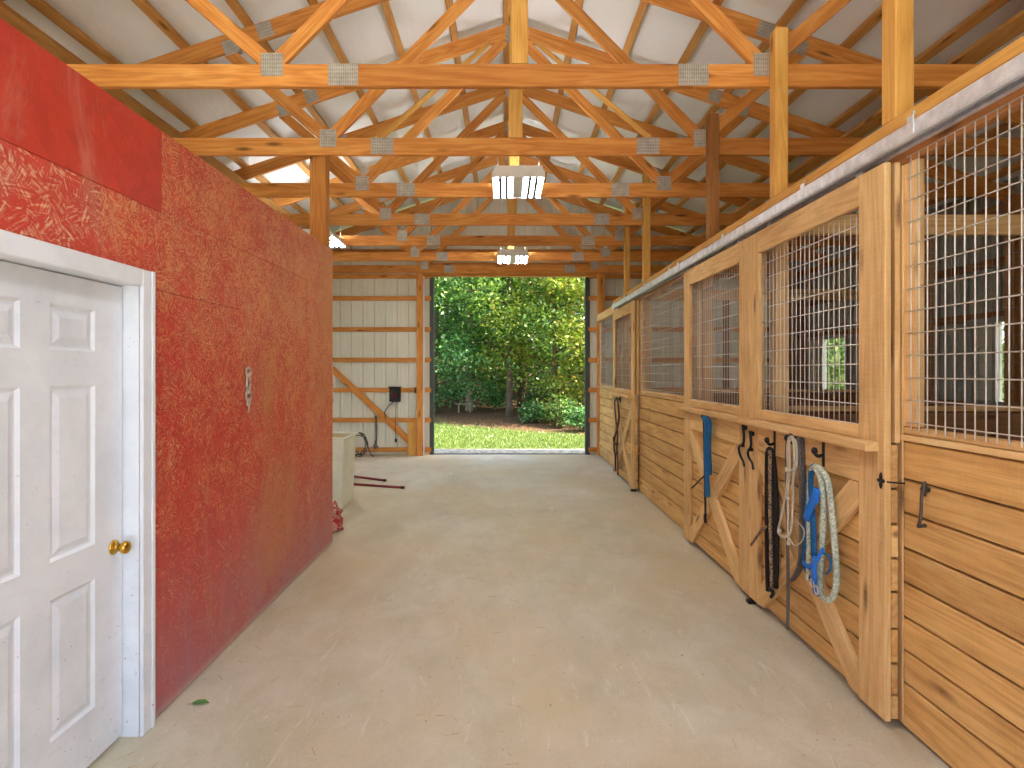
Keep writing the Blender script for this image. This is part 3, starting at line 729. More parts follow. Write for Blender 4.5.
DX = 1.77                     # front face of the sliding doors
def stall_door(y0, y1, label, near_stile, far_stile):
    t = thing('stall_gate', label, 'stall door', (DX, (y0 + y1) / 2, 0), 'sliding stall doors', 'thing'); zt, zb = 2.645, 0.035
    n0, f0 = y0 + near_stile, y1 - far_stile
    box('stile', DX, DX + 0.03, y0, n0, zb, zt, 'stall', t, 0.004, axis='z'); box('stile', DX, DX + 0.03, f0, y1, zb, zt, 'stall', t, 0.004, axis='z')
    box('top_rail', DX, DX + 0.03, n0 + 0.001, f0 - 0.001, 2.495, zt, 'stall', t, 0.004, axis='y')
    box('middle_rail', DX, DX + 0.03, n0 + 0.001, f0 - 0.001, 1.335, 1.40, 'stall', t, 0.004, axis='y')
    box('lock_rail', DX, DX + 0.03, n0 + 0.001, f0 - 0.001, 1.115, 1.285, 'stall', t, 0.004, axis='y')
    box('ledge', DX - 0.062, DX + 0.028, y0 + 0.045, y1 - 0.003, 1.287, 1.333, 'stall', t, 0.006, axis='y')
    ed = [0.04, 0.155, 0.304, 0.466, 0.638, 0.795, 0.955, 1.12, 1.33]
    for a, b in zip(ed[:-1], ed[1:]):
        box('plank', DX + 0.032, DX + 0.066 - random.uniform(0, 0.003), y0 + 0.002, y1 - 0.002, a + 0.0055, b - 0.0055, 'plank', t, 0.004, axis='y')
    for (ya, yb) in ((y0 + 0.004, y0 + 0.11), (y1 - 0.11, y1 - 0.004)): box('back_stile', DX + 0.05, DX + 0.076, ya, yb, 1.335, zt, 'stall', t, 0.003, axis='z')
    wiregrid('wire_mesh', t, 'x', DX + 0.040, n0 - 0.03, f0 + 0.03, 1.36, 2.52, rv=0.0026 if y0 < 6 else 0.0015)
    # X brace: one full board and two halves
    za, zc, w = 0.045, 1.112, 0.135; hx = w / 2
    A = Vector((DX + 0.015, n0 + 0.035, za + 0.055)); B = Vector((DX + 0.015, f0 - 0.035, zc - 0.055)); Cc = Vector((DX + 0.015, n0 + 0.035, zc - 0.055)); D = Vector((DX + 0.015, f0 - 0.035, za + 0.055))
    brace_clip(t, A, B, w, n0, f0, za, zc); mid = (Cc + D) / 2; dv = (D - Cc).normalized() * 0.095
    brace_clip(t, Cc, mid - dv, w, n0, f0, za, zc, keep_end=True); brace_clip(t, mid + dv, D, w, n0, f0, za, zc, keep_start=True)
    # trolley straps up to the track
    for yy in (y0 + 0.25, y1 - 0.25):
        box('trolley_strap', DX + 0.031, DX + 0.039, yy - 0.025, yy + 0.025, 2.50, 2.682, 'zinc', t, 0.002)
    return t
def brace_clip(t, a, b, w, ylo, yhi, zlo, zhi, keep_end=False, keep_start=False):
    """diagonal board whose ends are cut to the door frame (polygon clipped to the panel opening)"""
    d = (b - a).normalized(); nrm = Vector((0, -d.z, d.y)); h = w / 2
    a2 = a if keep_start else a - d * 0.3; b2 = b if keep_end else b + d * 0.3
    poly = [(p.y, p.z) for p in (a2 + nrm * h, a2 - nrm * h, b2 - nrm * h, b2 + nrm * h)]
    def clip(pl, f):
        out = []
        for i in range(len(pl)):
            p, q = pl[i], pl[(i + 1) % len(pl)]; fp, fq = f(p), f(q)
            if fp >= 0: out.append(p)
            if fp * fq < 0: k = fp / (fp - fq); out.append((p[0] + (q[0] - p[0]) * k, p[1] + (q[1] - p[1]) * k))
        return out
    for f in (lambda p: p[0] - ylo - 0.002, lambda p: yhi - 0.002 - p[0], lambda p: p[1] - zlo, lambda p: zhi - p[1]): poly = clip(poly, f)
    c = (a + b) / 2; L = (b - a).length
    X = Vector((0, d.y, d.z)); Y = Vector((1, 0, 0)); Z = X.cross(Y); R = Matrix((X, Y, Z)).transposed().to_4x4(); Mw = Matrix.Translation((DX + 0.015, c.y, c.z)) @ R; inv = Mw.inverted()
    n = len(poly); V = [inv @ Vector((DX + 0.001, p[0], p[1])) for p in poly] + [inv @ Vector((DX + 0.031, p[0], p[1])) for p in poly]
    Fc = [tuple(range(n)), tuple(range(n, 2 * n))[::-1]] + [(i, i + n, (i + 1) % n + n, (i + 1) % n) for i in range(n)]
    me = newmesh('brace', V, Fc, 'stall'); bm = bmesh.new(); bm.from_mesh(me); bmesh.ops.recalc_face_normals(bm, faces=bm.faces); bm.to_mesh(me); bm.free()
    obj('brace', me, t, Mw=Mw)
sd1 = stall_door(2.655, 4.148, 'nearest sliding stall door, hung with black, grey and blue ropes', 0.20, 0.16)
sd2 = stall_door(4.156, 5.645, 'second sliding stall door, with a single blue strap on its hook', 0.16, 0.17)
sd3 = stall_door(7.87, 9.36, 'farthest sliding stall door, with a maroon halter hanging on it', 0.16, 0.16)
for d, ys_ in ((sd1, 4.10), (sd3, 7.91)):
    box('floor_guide', DX - 0.03, DX + 0.05, ys_ - 0.025, ys_ + 0.025, 0.0, 0.028, 'iron', d, 0.006)
for p, y, z in [(sd1, 3.737, 1.205), (sd1, 3.47, 1.25), (sd1, 3.163, 1.215), (sd2, 4.945, 1.262)]: hook(p, y, z)
scroll_hook(sd2, [(743, 425), (743.8, 442), (739, 447), (740, 455), (743, 461), (744, 466, .02)])
scroll_hook(sd1, [(750, 431), (751, 445), (748, 452), (749, 458), (752, 463), (753, 469, .02)])
# cross-shaped latch on the door edge stile
lp = [(0.0, 0.034), (0.009, 0.018), (0.006, 0.009), (0.022, 0.006), (0.026, 0.0), (0.022, -0.006), (0.006, -0.009), (0.009, -0.018), (0.0, -0.034), (-0.009, -0.018), (-0.006, -0.009), (-0.022, -0.006), (-0.026, 0.0), (-0.022, 0.006), (-0.006, 0.009), (-0.009, 0.018)]
n = len(lp); V = [(0, a, b * 1.2) for a, b in lp] + [(-0.008, a * 0.8, b) for a, b in lp]; Fc = [tuple(range(n))[::-1], tuple(range(n, 2 * n))] + [(i, (i + 1) % n, (i + 1) % n + n, i + n) for i in range(n)]
obj('latch_plate', newmesh('latch_plate', V, Fc, 'iron'), sd1, (DX - 0.0005, 2.68, 1.155))
tubes_obj('latch_pin', [([Vector((DX - 0.006, 2.675, 1.155)), Vector((DX + 0.02, 2.645, 1.153)), Vector((RX - 0.012, 2.635, 1.15))], 0.004, 6)], 'iron', sd1)
# hasp hook on the near planks
hy = 2.505; bx_ = RX - 0.02
hp = [Vector((bx_, hy, 1.165)), Vector((bx_ - .008, hy, 1.13)), Vector((bx_ - 0.012, hy + .003, 1.02)), Vector((bx_ - 0.016, hy + .012, 0.985)), Vector((bx_, hy + .022, 0.98))]
tubes_obj('hook', [(smoothpath(hp, 4), 0.0065, 8), ([Vector((bx_ + .006, hy, 1.185)), Vector((bx_, hy, 1.15)), Vector((bx_, hy, 1.12))], [0.004, 0.014, 0.008], 8), ([Vector((bx_, hy, 1.148)), Vector((RX + .004, hy, 1.148))], 0.012, 8), ([Vector((bx_, hy + .02, .982)), Vector((RX + .004, hy + .02, .985))], 0.008, 8)], 'hasp', sf)

# galvanised box track with lag bolts
tr = thing('door_track', 'galvanized steel box track above the sliding stall doors', 'track', (1.80, 4.7, 2.70), None, 'thing')
for a, b in ((0.1, 2.47), (2.474, 3.37), (3.374, 6.1), (6.104, 9.38)):
    prof = [(1.766, 2.684), (1.760, 2.696), (1.760, 2.748), (1.768, 2.758), (1.848, 2.760), (1.848, 2.684), (1.822, 2.684), (1.822, 2.689), (1.842, 2.689), (1.842, 2.754), (1.772, 2.753), (1.766, 2.745), (1.766, 2.700), (1.785, 2.689), (1.785, 2.684)]
    n = len(prof); V = [(x, a, z) for x, z in prof] + [(x, b, z) for x, z in prof]; Fc = [(i, (i + 1) % n, (i + 1) % n + n, i + n) for i in range(n)]
    me = newmesh('rail', V, Fc, 'zinc'); o = obj('rail', me, tr)
for y in (0.6, 1.4, 2.47, 3.37, 4.6, 5.8, 6.1, 7.2, 8.4, 9.2):
    box('bracket', 1.754, 1.7595, y - 0.02, y + 0.02, 2.69, 2.775, 'zinc', tr, 0.001)
    tubes_obj('bolt', [([Vector((1.776, y, 2.79)), Vector((1.765, y, 2.79))], 0.009, 6)], 'chain', tr)

# partitions between stalls
def partition(y, label):
    t = thing('stall_partition', label, 'stall partition', (3.7, y, 0), 'stall partitions')
    for k in range(8): box('plank', 2.07, RIGHT_W - 0.2, y, y + 0.036, 0.006 + 0.17 * k, 0.17 + 0.17 * k, 'stall_dark', t, 0.004, axis='x')
    box('cap_board', 2.07, RIGHT_W - 0.2, y - 0.01, y + 0.05, 1.372, 1.41, 'stall', t, 0.004)
    box('top_rail', 2.07, RIGHT_W - 0.2, y - 0.005, y + 0.036, 2.68, 2.83, 'stall', t, 0.004)
    for x in (3.1, 4.2): box('upright', x, x + 0.09, y + 0.003, y + 0.035, 1.412, 2.678, 'stall_dark', t, 0.004, axis='z')
    wiregrid('wire_mesh', t, 'y', y - 0.003, 2.08, RIGHT_W - 0.21, 1.39, 2.70, r=0.0018, sides=4, mat='wire_dull')
partition(4.23, 'wire-topped partition between the two nearest stalls'); partition(8.10, 'wire-topped partition before the farthest stall')

# ------------------------------------------------------------------ ceiling lights
def make_light():
    t = bpy.data.objects.new('ceiling_light', None); t.empty_display_size = 0.1; link(t, Matrix.Translation((0.13, 5.8, 3.54))); o = Vector((0.13, 5.8, 3.54))
    def b(name, x0, x1, y0, y1, z0, z1, mat, parent=t, bev=0.002): return box(name, o.x + x0, o.x + x1, o.y + y0, o.y + y1, o.z + z0, o.z + z1, mat, parent, bev)
    V = [(-.255, -.33, .02), (.255, -.33, .02), (.255, .33, .02), (-.255, .33, .02), (-.235, -.33, .075), (.235, -.33, .075), (.235, .33, .075), (-.235, .33, .075)]
    obj('housing', newmesh('housing', V, [(3, 2, 1, 0), (4, 5, 6, 7), (0, 1, 5, 4), (1, 2, 6, 5), (2, 3, 7, 6), (3, 0, 4, 7)], 'white_metal'), t, o)
    for x in (-.21, -.145, -.08, .08, .145, .21):
        b('led_strip', x - .017, x + .017, -.31, .31, -.004, .018, 'tube')
    for x in (-.178, -.1125, .1125, .178): b('reflector_fin', x - .0145, x + .0145, -.32, .32, -.022, .019, 'fin')
    for x in (-.15, .15): b('added_uplight_strip', x - .05, x + .05, -.30, .30, .076, .084, 'added_uplight')  # added strips, invented to throw light up at the liner
    for x in (-.228, .228): b('added_uplight_rim', x - .004, x + .004, -.325, .325, .0755, .105, 'white_metal')  # rims added to hide the glow of the invented upper strips
    for y in (-.321, .321): b('added_uplight_rim', -.223, .223, y - .004, y + .004, .0755, .105, 'white_metal')
    b('driver_cover', -.05, .05, -.32, .32, -.006, .019, 'white_metal')
    b('end_plate', -.255, .255, -.335, -.331, -.012, .05, 'white_metal'); b('end_plate', -.255, .255, .331, .335, -.012, .05, 'white_metal')
    for x in (-.2, .2):
        for y in (-.28, .28): tubes_obj('hanger', [([o + Vector((x, y, .075)), o + Vector((x, y, .36))], 0.003, 5)], 'chain', t)
    return t
l0 = make_light(); tag(l0, 'nearer ceiling light hanging over the aisle, six bright strips', 'ceiling light', 'ceiling lights')
for (x, y, lb) in ((0.13, 9.55, 'farther ceiling light hanging over the aisle, small above the doorway'), (-2.66, 8.25, 'ceiling light in the left bay, peeking past the red wall'),
                   (0.13, 2.05, 'ceiling light overhead near the camera'), (0.13, -1.15, 'ceiling light over the aisle behind the camera')):
    tag(copy_tree(l0, Matrix.Translation((x, y, 3.54))), lb, 'ceiling light', 'ceiling lights')

# ------------------------------------------------------------------ ropes and tack
def P(y, z, off=0.0): return Vector((1.765 - 0.03 - off, y, z))
# blue strap on door 2
G_T = 'ropes and tack on the doors'; FL = (0, 1, 0)
t = thing('lead_strap', 'blue webbing lead strap with dark tail hanging on the second stall door', 'strap', Q(706, 420), G_T)
tubes_obj('strap', [(smoothpath(QS([(704, 418, .05), (706.5, 423, .04), (706, 450, .02), (707, 480, .01), (707.5, 497, .01)]), 6), 0.027, 8, 0.75, FL),
                    (smoothpath(QS([(706, 418, .045), (709.5, 424, .03), (709, 450, .005), (710, 475, 0)]), 6), 0.022, 8, 0.8, FL)], 'rope_blue', t)
tubes_obj('dark_tail', [(smoothpath(QS([(703.8, 421, .045), (704.5, 450, .03), (705, 490, .02), (705.5, 516, .01)]), 6), 0.012, 6, 0.7, FL),
                        (smoothpath(QS([(704.5, 476, .02), (701, 479, .02), (692, 488, .02)]), 5), 0.014, 6, 0.5)], 'rope_black', t)
tubes_obj('snap', [(smoothpath(QS([(705.5, 514, .012), (705, 518, .015), (705.6, 523, .012)]), 4), 0.014, 8)], 'iron', t)
# black braided lead, hook 1
t = thing('lead_rope', 'black braided lead rope doubled over the hook beside the meeting stiles', 'rope', Q(770, 445), G_T)
tubes_obj('strand', [(smoothpath(QS([(768, 591), (767, 540), (767, 480), (767.5, 455, .02), (769.5, 449, .04), (773, 455, .02), (774.5, 480), (775, 540), (776, 588)]), 8), 0.016, 8),
                     (smoothpath(QS([(770, 449, .04), (774, 462, .01), (776.5, 500), (777, 560), (775.5, 588)]), 8), 0.015, 8)], 'rope_black', t)
tubes_obj('speckled_strand', [(smoothpath(QS([(770, 451, .05), (770, 500, .02), (771, 550, .02), (772, 592, .02)]), 8), 0.012, 6),
                              (smoothpath(QS([(767, 526, .02), (761, 531, .03), (751, 545, .03)]), 5), 0.009, 6)], 'rope_brown', t)
tubes_obj('snap', [(smoothpath(QS([(770, 588, .025), (773, 593, .025), (771, 597, .025)]), 4), 0.012, 8)], 'iron', t)
# pale rope halter + grey strap, hook 2
t = thing('rope_halter', 'pale thin rope halter with a looped noseband on the middle hook', 'halter', Q(790, 440), G_T)
tubes_obj('cord', [(smoothpath(QS([(789, 437, .06), (787.5, 450, .03), (788, 476, .02), (784, 505, .02), (779, 527, .02), (779, 534, .03), (785, 537, .04), (791, 530, .03), (793, 505, .02), (793.5, 480, .02), (797, 462, .02), (796, 443, .03), (791, 436, .055)]), 6), 0.0075, 6),
                   (smoothpath(QS([(789, 437, .065), (790, 470, .03), (788, 500, .02), (788.5, 545, .03)]), 6), 0.007, 6),
                   (smoothpath(QS([(790.5, 436, .065), (794, 446, .04), (794, 470, .03), (792, 490, .03)]), 6), 0.007, 6),
                   (smoothpath(QS([(788, 534, .03), (794, 545, .03), (802, 541, .02), (804, 530, .02), (797, 521, .02)]), 6), 0.004, 6),
                   (smoothpath(QS([(786, 468, .03), (790, 471, .04), (795, 468, .03)]), 6), 0.008, 6)], 'rope_pale', t)
for a, b in ((787, 470), (794.5, 469), (780, 531), (788.5, 543), (788, 498)):
    V, Fc = lathe([(0.004, -0.014), (0.011, -0.009), (0.013, 0.0), (0.011, 0.009), (0.004, 0.014)], 8)
    obj('knot', newmesh('knot', V, Fc, 'rope_pale', True), t, Q(a, b, .03))
t = thing('lead_strap', 'long dark grey strap trailing lowest of all from the middle hook', 'strap', Q(795, 440), G_T)
tubes_obj('strap', [(smoothpath(QS([(787, 440, .03), (786.5, 470, .01), (787.5, 530, .01), (788, 590, .01), (787.5, 629, .01)]), 8), 0.017, 8, 0.35, FL),
                    (smoothpath(QS([(790, 434.5, .04), (796, 433.5, .01), (801.5, 440, -.005), (802.5, 480, -.005), (802.5, 540, -.005), (801, 563, 0), (796, 575, .01), (791, 581, .01)]), 8), 0.030, 8, 0.2, FL)], 'rope_grey', t)
# blue halter and pale green rope, hook 3
t = thing('rope_coil', 'thick pale green rope looped on the hook nearest the camera', 'rope', Q(815, 460), G_T)
tubes_obj('strand', [(smoothpath(QS([(815, 466, .055), (821, 470, .05), (828, 482, .02), (832, 515, .01), (836, 560, .01), (836.5, 582, .01), (833, 596, .015), (827, 600, .02), (821, 594, .02), (820, 580, .01), (822, 555, .01), (823.5, 510, .02), (821, 480, .04), (816, 468, .055)]), 8), 0.0165, 8),
                     (smoothpath(QS([(814, 467, .055), (810, 473, .03), (809, 500, .02), (809, 545, .02), (808, 580, .02)]), 8), 0.013, 8)], 'rope_green', t)
t = thing('halter', 'bright blue nylon halter bundled under the pale green rope', 'halter', Q(812, 470), G_T)
tubes_obj('webbing', [(smoothpath(QS([(817, 490, .06), (814, 497, .06), (810, 508, .05), (806.5, 518, .04)]), 6), 0.026, 8, 0.6, FL),
                      (smoothpath(QS([(816, 492, .055), (816, 500, .06), (811, 506, .05)]), 6), 0.022, 8, 0.4, FL),
                      (smoothpath(QS([(803, 562, .02), (809, 567, .05), (815, 563, .06), (820, 554, .05), (823, 549, .04)]), 6), 0.014, 8, 0.45, (0, 0, 1)),
                      (smoothpath(QS([(815, 556, .05), (814, 572, .06), (815.5, 594, .04)]), 6), 0.022, 8, 0.4, FL)], 'rope_bright', t)
tubes_obj('strap', [(smoothpath(QS([(816, 467, .05), (811.5, 472, .04), (811, 490, .03), (813, 520, .03), (814, 556, .04)]), 6), 0.024, 8, 0.28, FL),
                    (smoothpath(QS([(809, 472, .03), (806, 500, .01), (805.5, 540, .01), (803, 562, .01), (810, 578, .02)]), 6), 0.012, 8, 0.4, FL),
                    (smoothpath(QS([(821, 553, .04), (829, 556, .03), (830.5, 568, .03), (826, 574, .03)]), 6), 0.006, 6)], 'rope_blue', t)
for a, b in ((812, 583), (816, 590)):
    c = Q(a, b, .06); tubes_obj('buckle', [([c + Vector((0, .018 * math.cos(q), .024 * math.sin(q))) for q in np.linspace(0, 6.283, 13)], 0.004, 6)], 'chain', t)
# maroon halter on door 3
t = thing('halter', 'maroon leather halter hanging almost to the floor on the farthest stall door', 'halter', (1.70, 8.7, 1.2), 'ropes and tack on the doors')
tubes_obj('webbing', [(smoothpath([P(8.72, 1.25, .02), P(8.60, 1.17, .03), P(8.58, 0.95, .02), P(8.80, 0.72, .02), P(8.95, 0.60, .02), P(8.97, 0.45, .02), P(8.86, 0.34, .02), P(8.84, 0.12, .02)], 7), 0.026, 8, 0.4, (0, 1, 0)),
                      (smoothpath([P(8.72, 1.25, .03), P(8.86, 1.18, .03), P(8.78, 0.95, .03), P(8.62, 0.72, .03), P(8.70, 0.5, .03), P(8.62, 0.36, .03), P(8.66, 0.10, .02)], 7), 0.026, 8, 0.4, (0, 1, 0)),
                      (smoothpath([P(8.97, 0.62, .03), P(8.8, 0.55, .05), P(8.60, 0.58, .03)], 6), 0.024, 8, 0.4, (0, 0, 1)),
                      (smoothpath([P(8.93, 0.46, .03), P(8.78, 0.40, .05), P(8.62, 0.44, .03)], 6), 0.022, 8, 0.4, (0, 0, 1))], 'maroon', t)
tubes_obj('hook', [(smoothpath([(1.77, 8.72, 1.24), (1.71, 8.72, 1.23), (1.70, 8.72, 1.27)], 4), 0.011, 8), ([Vector((1.764, 8.72, 1.19)), Vector((1.764, 8.72, 1.30))], 0.014, 6)], 'iron', sd3)

# chain on the red wall
t = thing('hanging_chain', 'short rusty steel chain with eye bolt hanging on the red wall', 'chain', (LX, 3.68, 1.6))
def ring(cy, cz, ry, rz, plane, rr=0.005, x=LX + 0.014):
    pts = []
    for a in np.linspace(0, 2 * math.pi, 13):
        pts.append(Vector((x, cy + ry * math.cos(a), cz + rz * math.sin(a))) if plane == 'f' else Vector((x + ry * math.cos(a) * 0.6, cy + ry * math.cos(a) * 0.5, cz + rz * math.sin(a))))
    return (pts, rr, 6)
tubes_obj('eye_bolt', [ring(3.68, 1.665, 0.034, 0.026, 'f', 0.0075), ([Vector((LX - 0.002, 3.68, 1.685)), Vector((LX + 0.014, 3.68, 1.685))], 0.006, 6)], 'chain', t)
for (cz, ry, rz, pl) in ((1.598, 0.024, 0.055, 'f'), (1.548, 0.012, 0.02, 's'), (1.510, 0.034, 0.034, 'f'), (1.468, 0.010, 0.022, 's')): tubes_obj('link', [ring(3.68, cz, ry, rz, pl, 0.007)], 'chain', t)
tubes_obj('snap_hook', [(smoothpath([(LX + .014, 3.68, 1.455), (LX + .014, 3.69, 1.43), (LX + .014, 3.675, 1.405)], 4), 0.006, 6)], 'chain', t)

# ------------------------------------------------------------------ things in the left bay
t = thing('feed_bin', 'tall tapered cream plastic feed bin standing past the red wall', 'bin', (-2.25, 7.12, 0))
def taper(x0, x1, y0, y1, z0, z1, k):
    cx, cy = (x0 + x1) / 2, (y0 + y1) / 2; V = []
    for z, f in ((z0, k), (z1, 1.0)):
        for sx, sy in ((-1, -1), (1, -1), (1, 1), (-1, 1)): V.append((cx + sx * (x1 - x0) / 2 * f, cy + sy * (y1 - y0) / 2 * f, z))
    return V, [(3, 2, 1, 0), (0, 1, 5, 4), (1, 2, 6, 5), (2, 3, 7, 6), (3, 0, 4, 7)]
V, Fc = taper(-2.56, -1.93, 6.82, 7.42, 0.0, 0.86, 0.88); me = newmesh('body', V, Fc, 'bin')
o = obj('body', me, t); md = o.modifiers.new('bevel', 'BEVEL'); md.width = 0.02; md.segments = 3; md.limit_method = 'ANGLE'
for (x0, x1, y0, y1) in ((-2.58, -1.91, 6.80, 6.83), (-2.58, -1.91, 7.41, 7.44), (-2.58, -2.55, 6.83, 7.41), (-1.94, -1.91, 6.83, 7.41)): box('rim', x0, x1, y0, y1, 0.845, 0.875, 'bin', t, 0.008)
box('feed', -2.545, -1.945, 6.835, 7.405, 0.78, 0.842, 'feed', t, 0.02)
V, Fc = lathe([(0.10, 0), (0.125, 0.015), (0.125, 0.05), (0.115, 0.09), (0.12, 0.13), (0.108, 0.17), (0.112, 0.21), (0.10, 0.25), (0.07, 0.275), (0.02, 0.28)], 16)
V = [(x * 0.8 * (1 + 0.22 * math.sin(60 * z + y * 30)), y * (1 + 0.2 * math.cos(48 * z + x * 25)), z * (1 + 0.12 * math.sin(x * 50 + y * 20))) for x, y, z in V]
tag(obj('feed_sack', newmesh('feed_sack', V, Fc, 'bag', True), None, (-1.80, 5.95, 0)), 'crumpled red printed sack on the floor at the red wall end', 'sack')
for a, b, l in (((-2.44, 8.98, .018), (-1.80, 8.60, .018), 'shorter, farther dark red pipe lying on the concrete'), ((-2.30, 8.36, .018), (-1.43, 8.07, .018), 'longer, nearer dark red pipe lying on the concrete')):
    p = thing('metal_pipe', l, 'pipe', a, 'red pipes on the floor'); a, b = Vector(a), Vector(b); d = (b - a).normalized()
    tubes_obj('shaft', [([a, b - d * 0.05], 0.018, 10)], 'red_pipe', p); tubes_obj('end_cap', [([b - d * 0.05, b], 0.021, 10)], 'maroon', p)
t = thing('junction_box', 'black electrical box with cable on the far metal wall', 'electrical box', (-2.18, YF - 0.05, 1.2))
bx = box('case', -2.29, -2.075, YF - 0.14, YF - 0.046, 1.06, 1.335, 'iron', t, 0.01); box('face_plate', -2.245, -2.12, YF - 0.146, YF - 0.1405, 1.13, 1.24, 'maroon', t, 0.003); box('hood', -2.30, -2.065, YF - 0.165, YF - 0.046, 1.337, 1.36, 'iron', t, 0.004)
tubes_obj('cable', [(smoothpath([(-2.22, YF - .1, 1.06), (-2.30, YF - .1, 0.98), (-2.38, YF - .11, 0.86), (-2.36, YF - .12, 0.72)], 5), 0.008, 6), (smoothpath([(-2.16, YF - .1, 1.06), (-2.17, YF - .12, 0.7), (-2.16, YF - .12, 0.30)], 5), 0.006, 6)], 'iron', t)
tubes_obj('plug', [([Vector((-2.16, YF - .12, 0.33)), Vector((-2.16, YF - .12, 0.26))], 0.02, 8)], 'iron', t)
sw = thing('wall_switch', 'small dark switch on the orange door jamb post', 'switch', (-1.73, YF - 0.19, 1.29), None, 'thing'); box('cover', -1.80, -1.745, YF - 0.15, YF - 0.07, 1.23, 1.35, 'post_brown', sw, 0.004); box('toggle', -1.785, -1.76, YF - 0.156, YF - 0.1505, 1.26, 1.32, 'iron', sw, 0.002)
t = thing('hanging_rope', 'frayed brown rope hanging from the lower girt on the far wall', 'rope', (-2.56, YF - 0.06, 0.75)); tubes_obj('rope', [(smoothpath([(-2.57, YF - .06, 0.78), (-2.56, YF - .06, 0.45), (-2.57, YF - .06, 0.16)], 6), 0.018, 7)], 'rope_grey', t)
tubes_obj('frayed_end', [(smoothpath([(-2.57, YF - .06, 0.30), (-2.58, YF - .07, 0.2), (-2.55, YF - .07, 0.13)], 5), [0.02] * 5 + [0.04] * 6, 7)], 'rope_grey', t)
t = thing('hose_coil', 'loosely coiled grey hose leaning against the far metal wall', 'hose', (-2.85, YF - 0.25, 0)); pts = []
for k in range(46):
    a = k * 0.42; r = 0.20 + 0.03 * math.sin(k * 0.7); pts.append((-2.86 + r * 0.75 * math.cos(a), YF - 0.22 - 0.04 * math.sin(a * 0.5) - 0.02 * (k % 5), 0.24 + r * math.sin(a) * 1.05))
tubes_obj('hose', [(smoothpath(pts, 3), 0.012, 6), (smoothpath([pts[-1], (-2.62, YF - 0.28, 0.05), (-2.55, YF - 0.35, 0.02)], 4), 0.012, 6)], 'rope_grey', t)
t = thing('hanging_rope', 'short pale knotted rope at the far edge of the red wall', 'rope', (LX - 0.01, WE + 0.03, 1.6)); tubes_obj('rope', [(smoothpath([(LX - .02, WE + .03, 1.66), (LX - .005, WE + .03, 1.55), (LX - .02, WE + .03, 1.45), (LX - .005, WE + .035, 1.36)], 6), 0.014, 7)], 'rope_pale', t)

# leaf and straw bits on the floor
V = [(-.045, 0, .004), (-.02, .018, .012), (.02, .016, .014), (.05, 0, .006), (.02, -.016, .012), (-.02, -.018, .010), (0, 0, .006)]
lf = obj('fallen_leaf', newmesh('fallen_leaf', V, [(0, 6, 1), (1, 6, 2), (2, 6, 3), (3, 6, 4), (4, 6, 5), (5, 6, 0)], 'leaf_b'), None, (-1.53, 2.86, 0.0)); tag(lf, 'single green leaf lying on the floor by the red wall', 'leaf')
V = []; Fc = []
for k in range(420):
    x = random.uniform(-1.6, 1.75); y = random.uniform(2.2, 11); a = random.uniform(0, 6.28); L = random.uniform(.012, .045); w = 0.0015
    if random.random() < 0.35: x = random.choice((random.uniform(1.5, 1.76), random.uniform(-1.65, -1.45)))
    c, s_ = math.cos(a), math.sin(a); b = len(V)
    for u, v, z in ((-L, -w, .001), (L, -w, .003), (L, w, .004), (-L, w, .002)): V.append((x + u * c - v * s_, y + u * s_ + v * c, z))
    Fc.append((b, b + 1, b + 2, b + 3))
tag(obj('straw_bits', newmesh('straw_bits', V, Fc, 'feed')), 'scattered straw and chaff bits on the concrete floor', 'straw', kind='stuff')

# ------------------------------------------------------------------ outdoors
V = []; Fc = []
box_g = box('gravel_strip', -5.5, 5.7, YF + 0.16, YF + 1.25, -0.3, -0.055, 'gravel', None, 0.01); tag(box_g, 'pale gravel strip just outside the open doorway', 'gravel', kind='stuff')
def npmesh(name, verts, quads, mat):
    me = bpy.data.meshes.new(name); nv, nq, k = len(verts), len(quads), quads.shape[1]
    me.vertices.add(nv); me.vertices.foreach_set('co', verts.astype(np.float32).ravel())
    me.loops.add(nq * k); me.loops.foreach_set('vertex_index', quads.astype(np.int32).ravel())
    me.polygons.add(nq); me.polygons.foreach_set('loop_start', np.arange(0, nq * k, k, dtype=np.int32)); me.polygons.foreach_set('loop_total', np.full(nq, k, dtype=np.int32))
    me.update(calc_edges=True); me.materials.append(M[mat]); return me
def grass(n):
    x = RNG.uniform(-9, 9, n); y = YF + 1.0 + RNG.random(n) ** 1.2 * 7.5
    ok = (y + 0.55 * x + RNG.normal(0, .5, n)) < 17.3; x, y = x[ok], y[ok]; n = len(x)
    z = np.array([ground_z(a, b) for a, b in zip(x, y)]); a = RNG.uniform(0, 6.28, n); h = RNG.uniform(.03, .075, n); w = RNG.uniform(.006, .012, n); ln = RNG.normal(0, .03, (n, 2))
    v = np.zeros((n, 3, 3)); v[:, 0] = np.c_[x - w * np.cos(a), y - w * np.sin(a), z - .01]; v[:, 1] = np.c_[x + w * np.cos(a), y + w * np.sin(a), z - .01]; v[:, 2] = np.c_[x + ln[:, 0], y + ln[:, 1], z + h]
    return npmesh('grass', v.reshape(-1, 3), np.arange(n * 3).reshape(n, 3), 'grass')
tag(obj('grass', grass(90000)), 'sunlit mown grass in front of the woods', 'grass', kind='stuff')

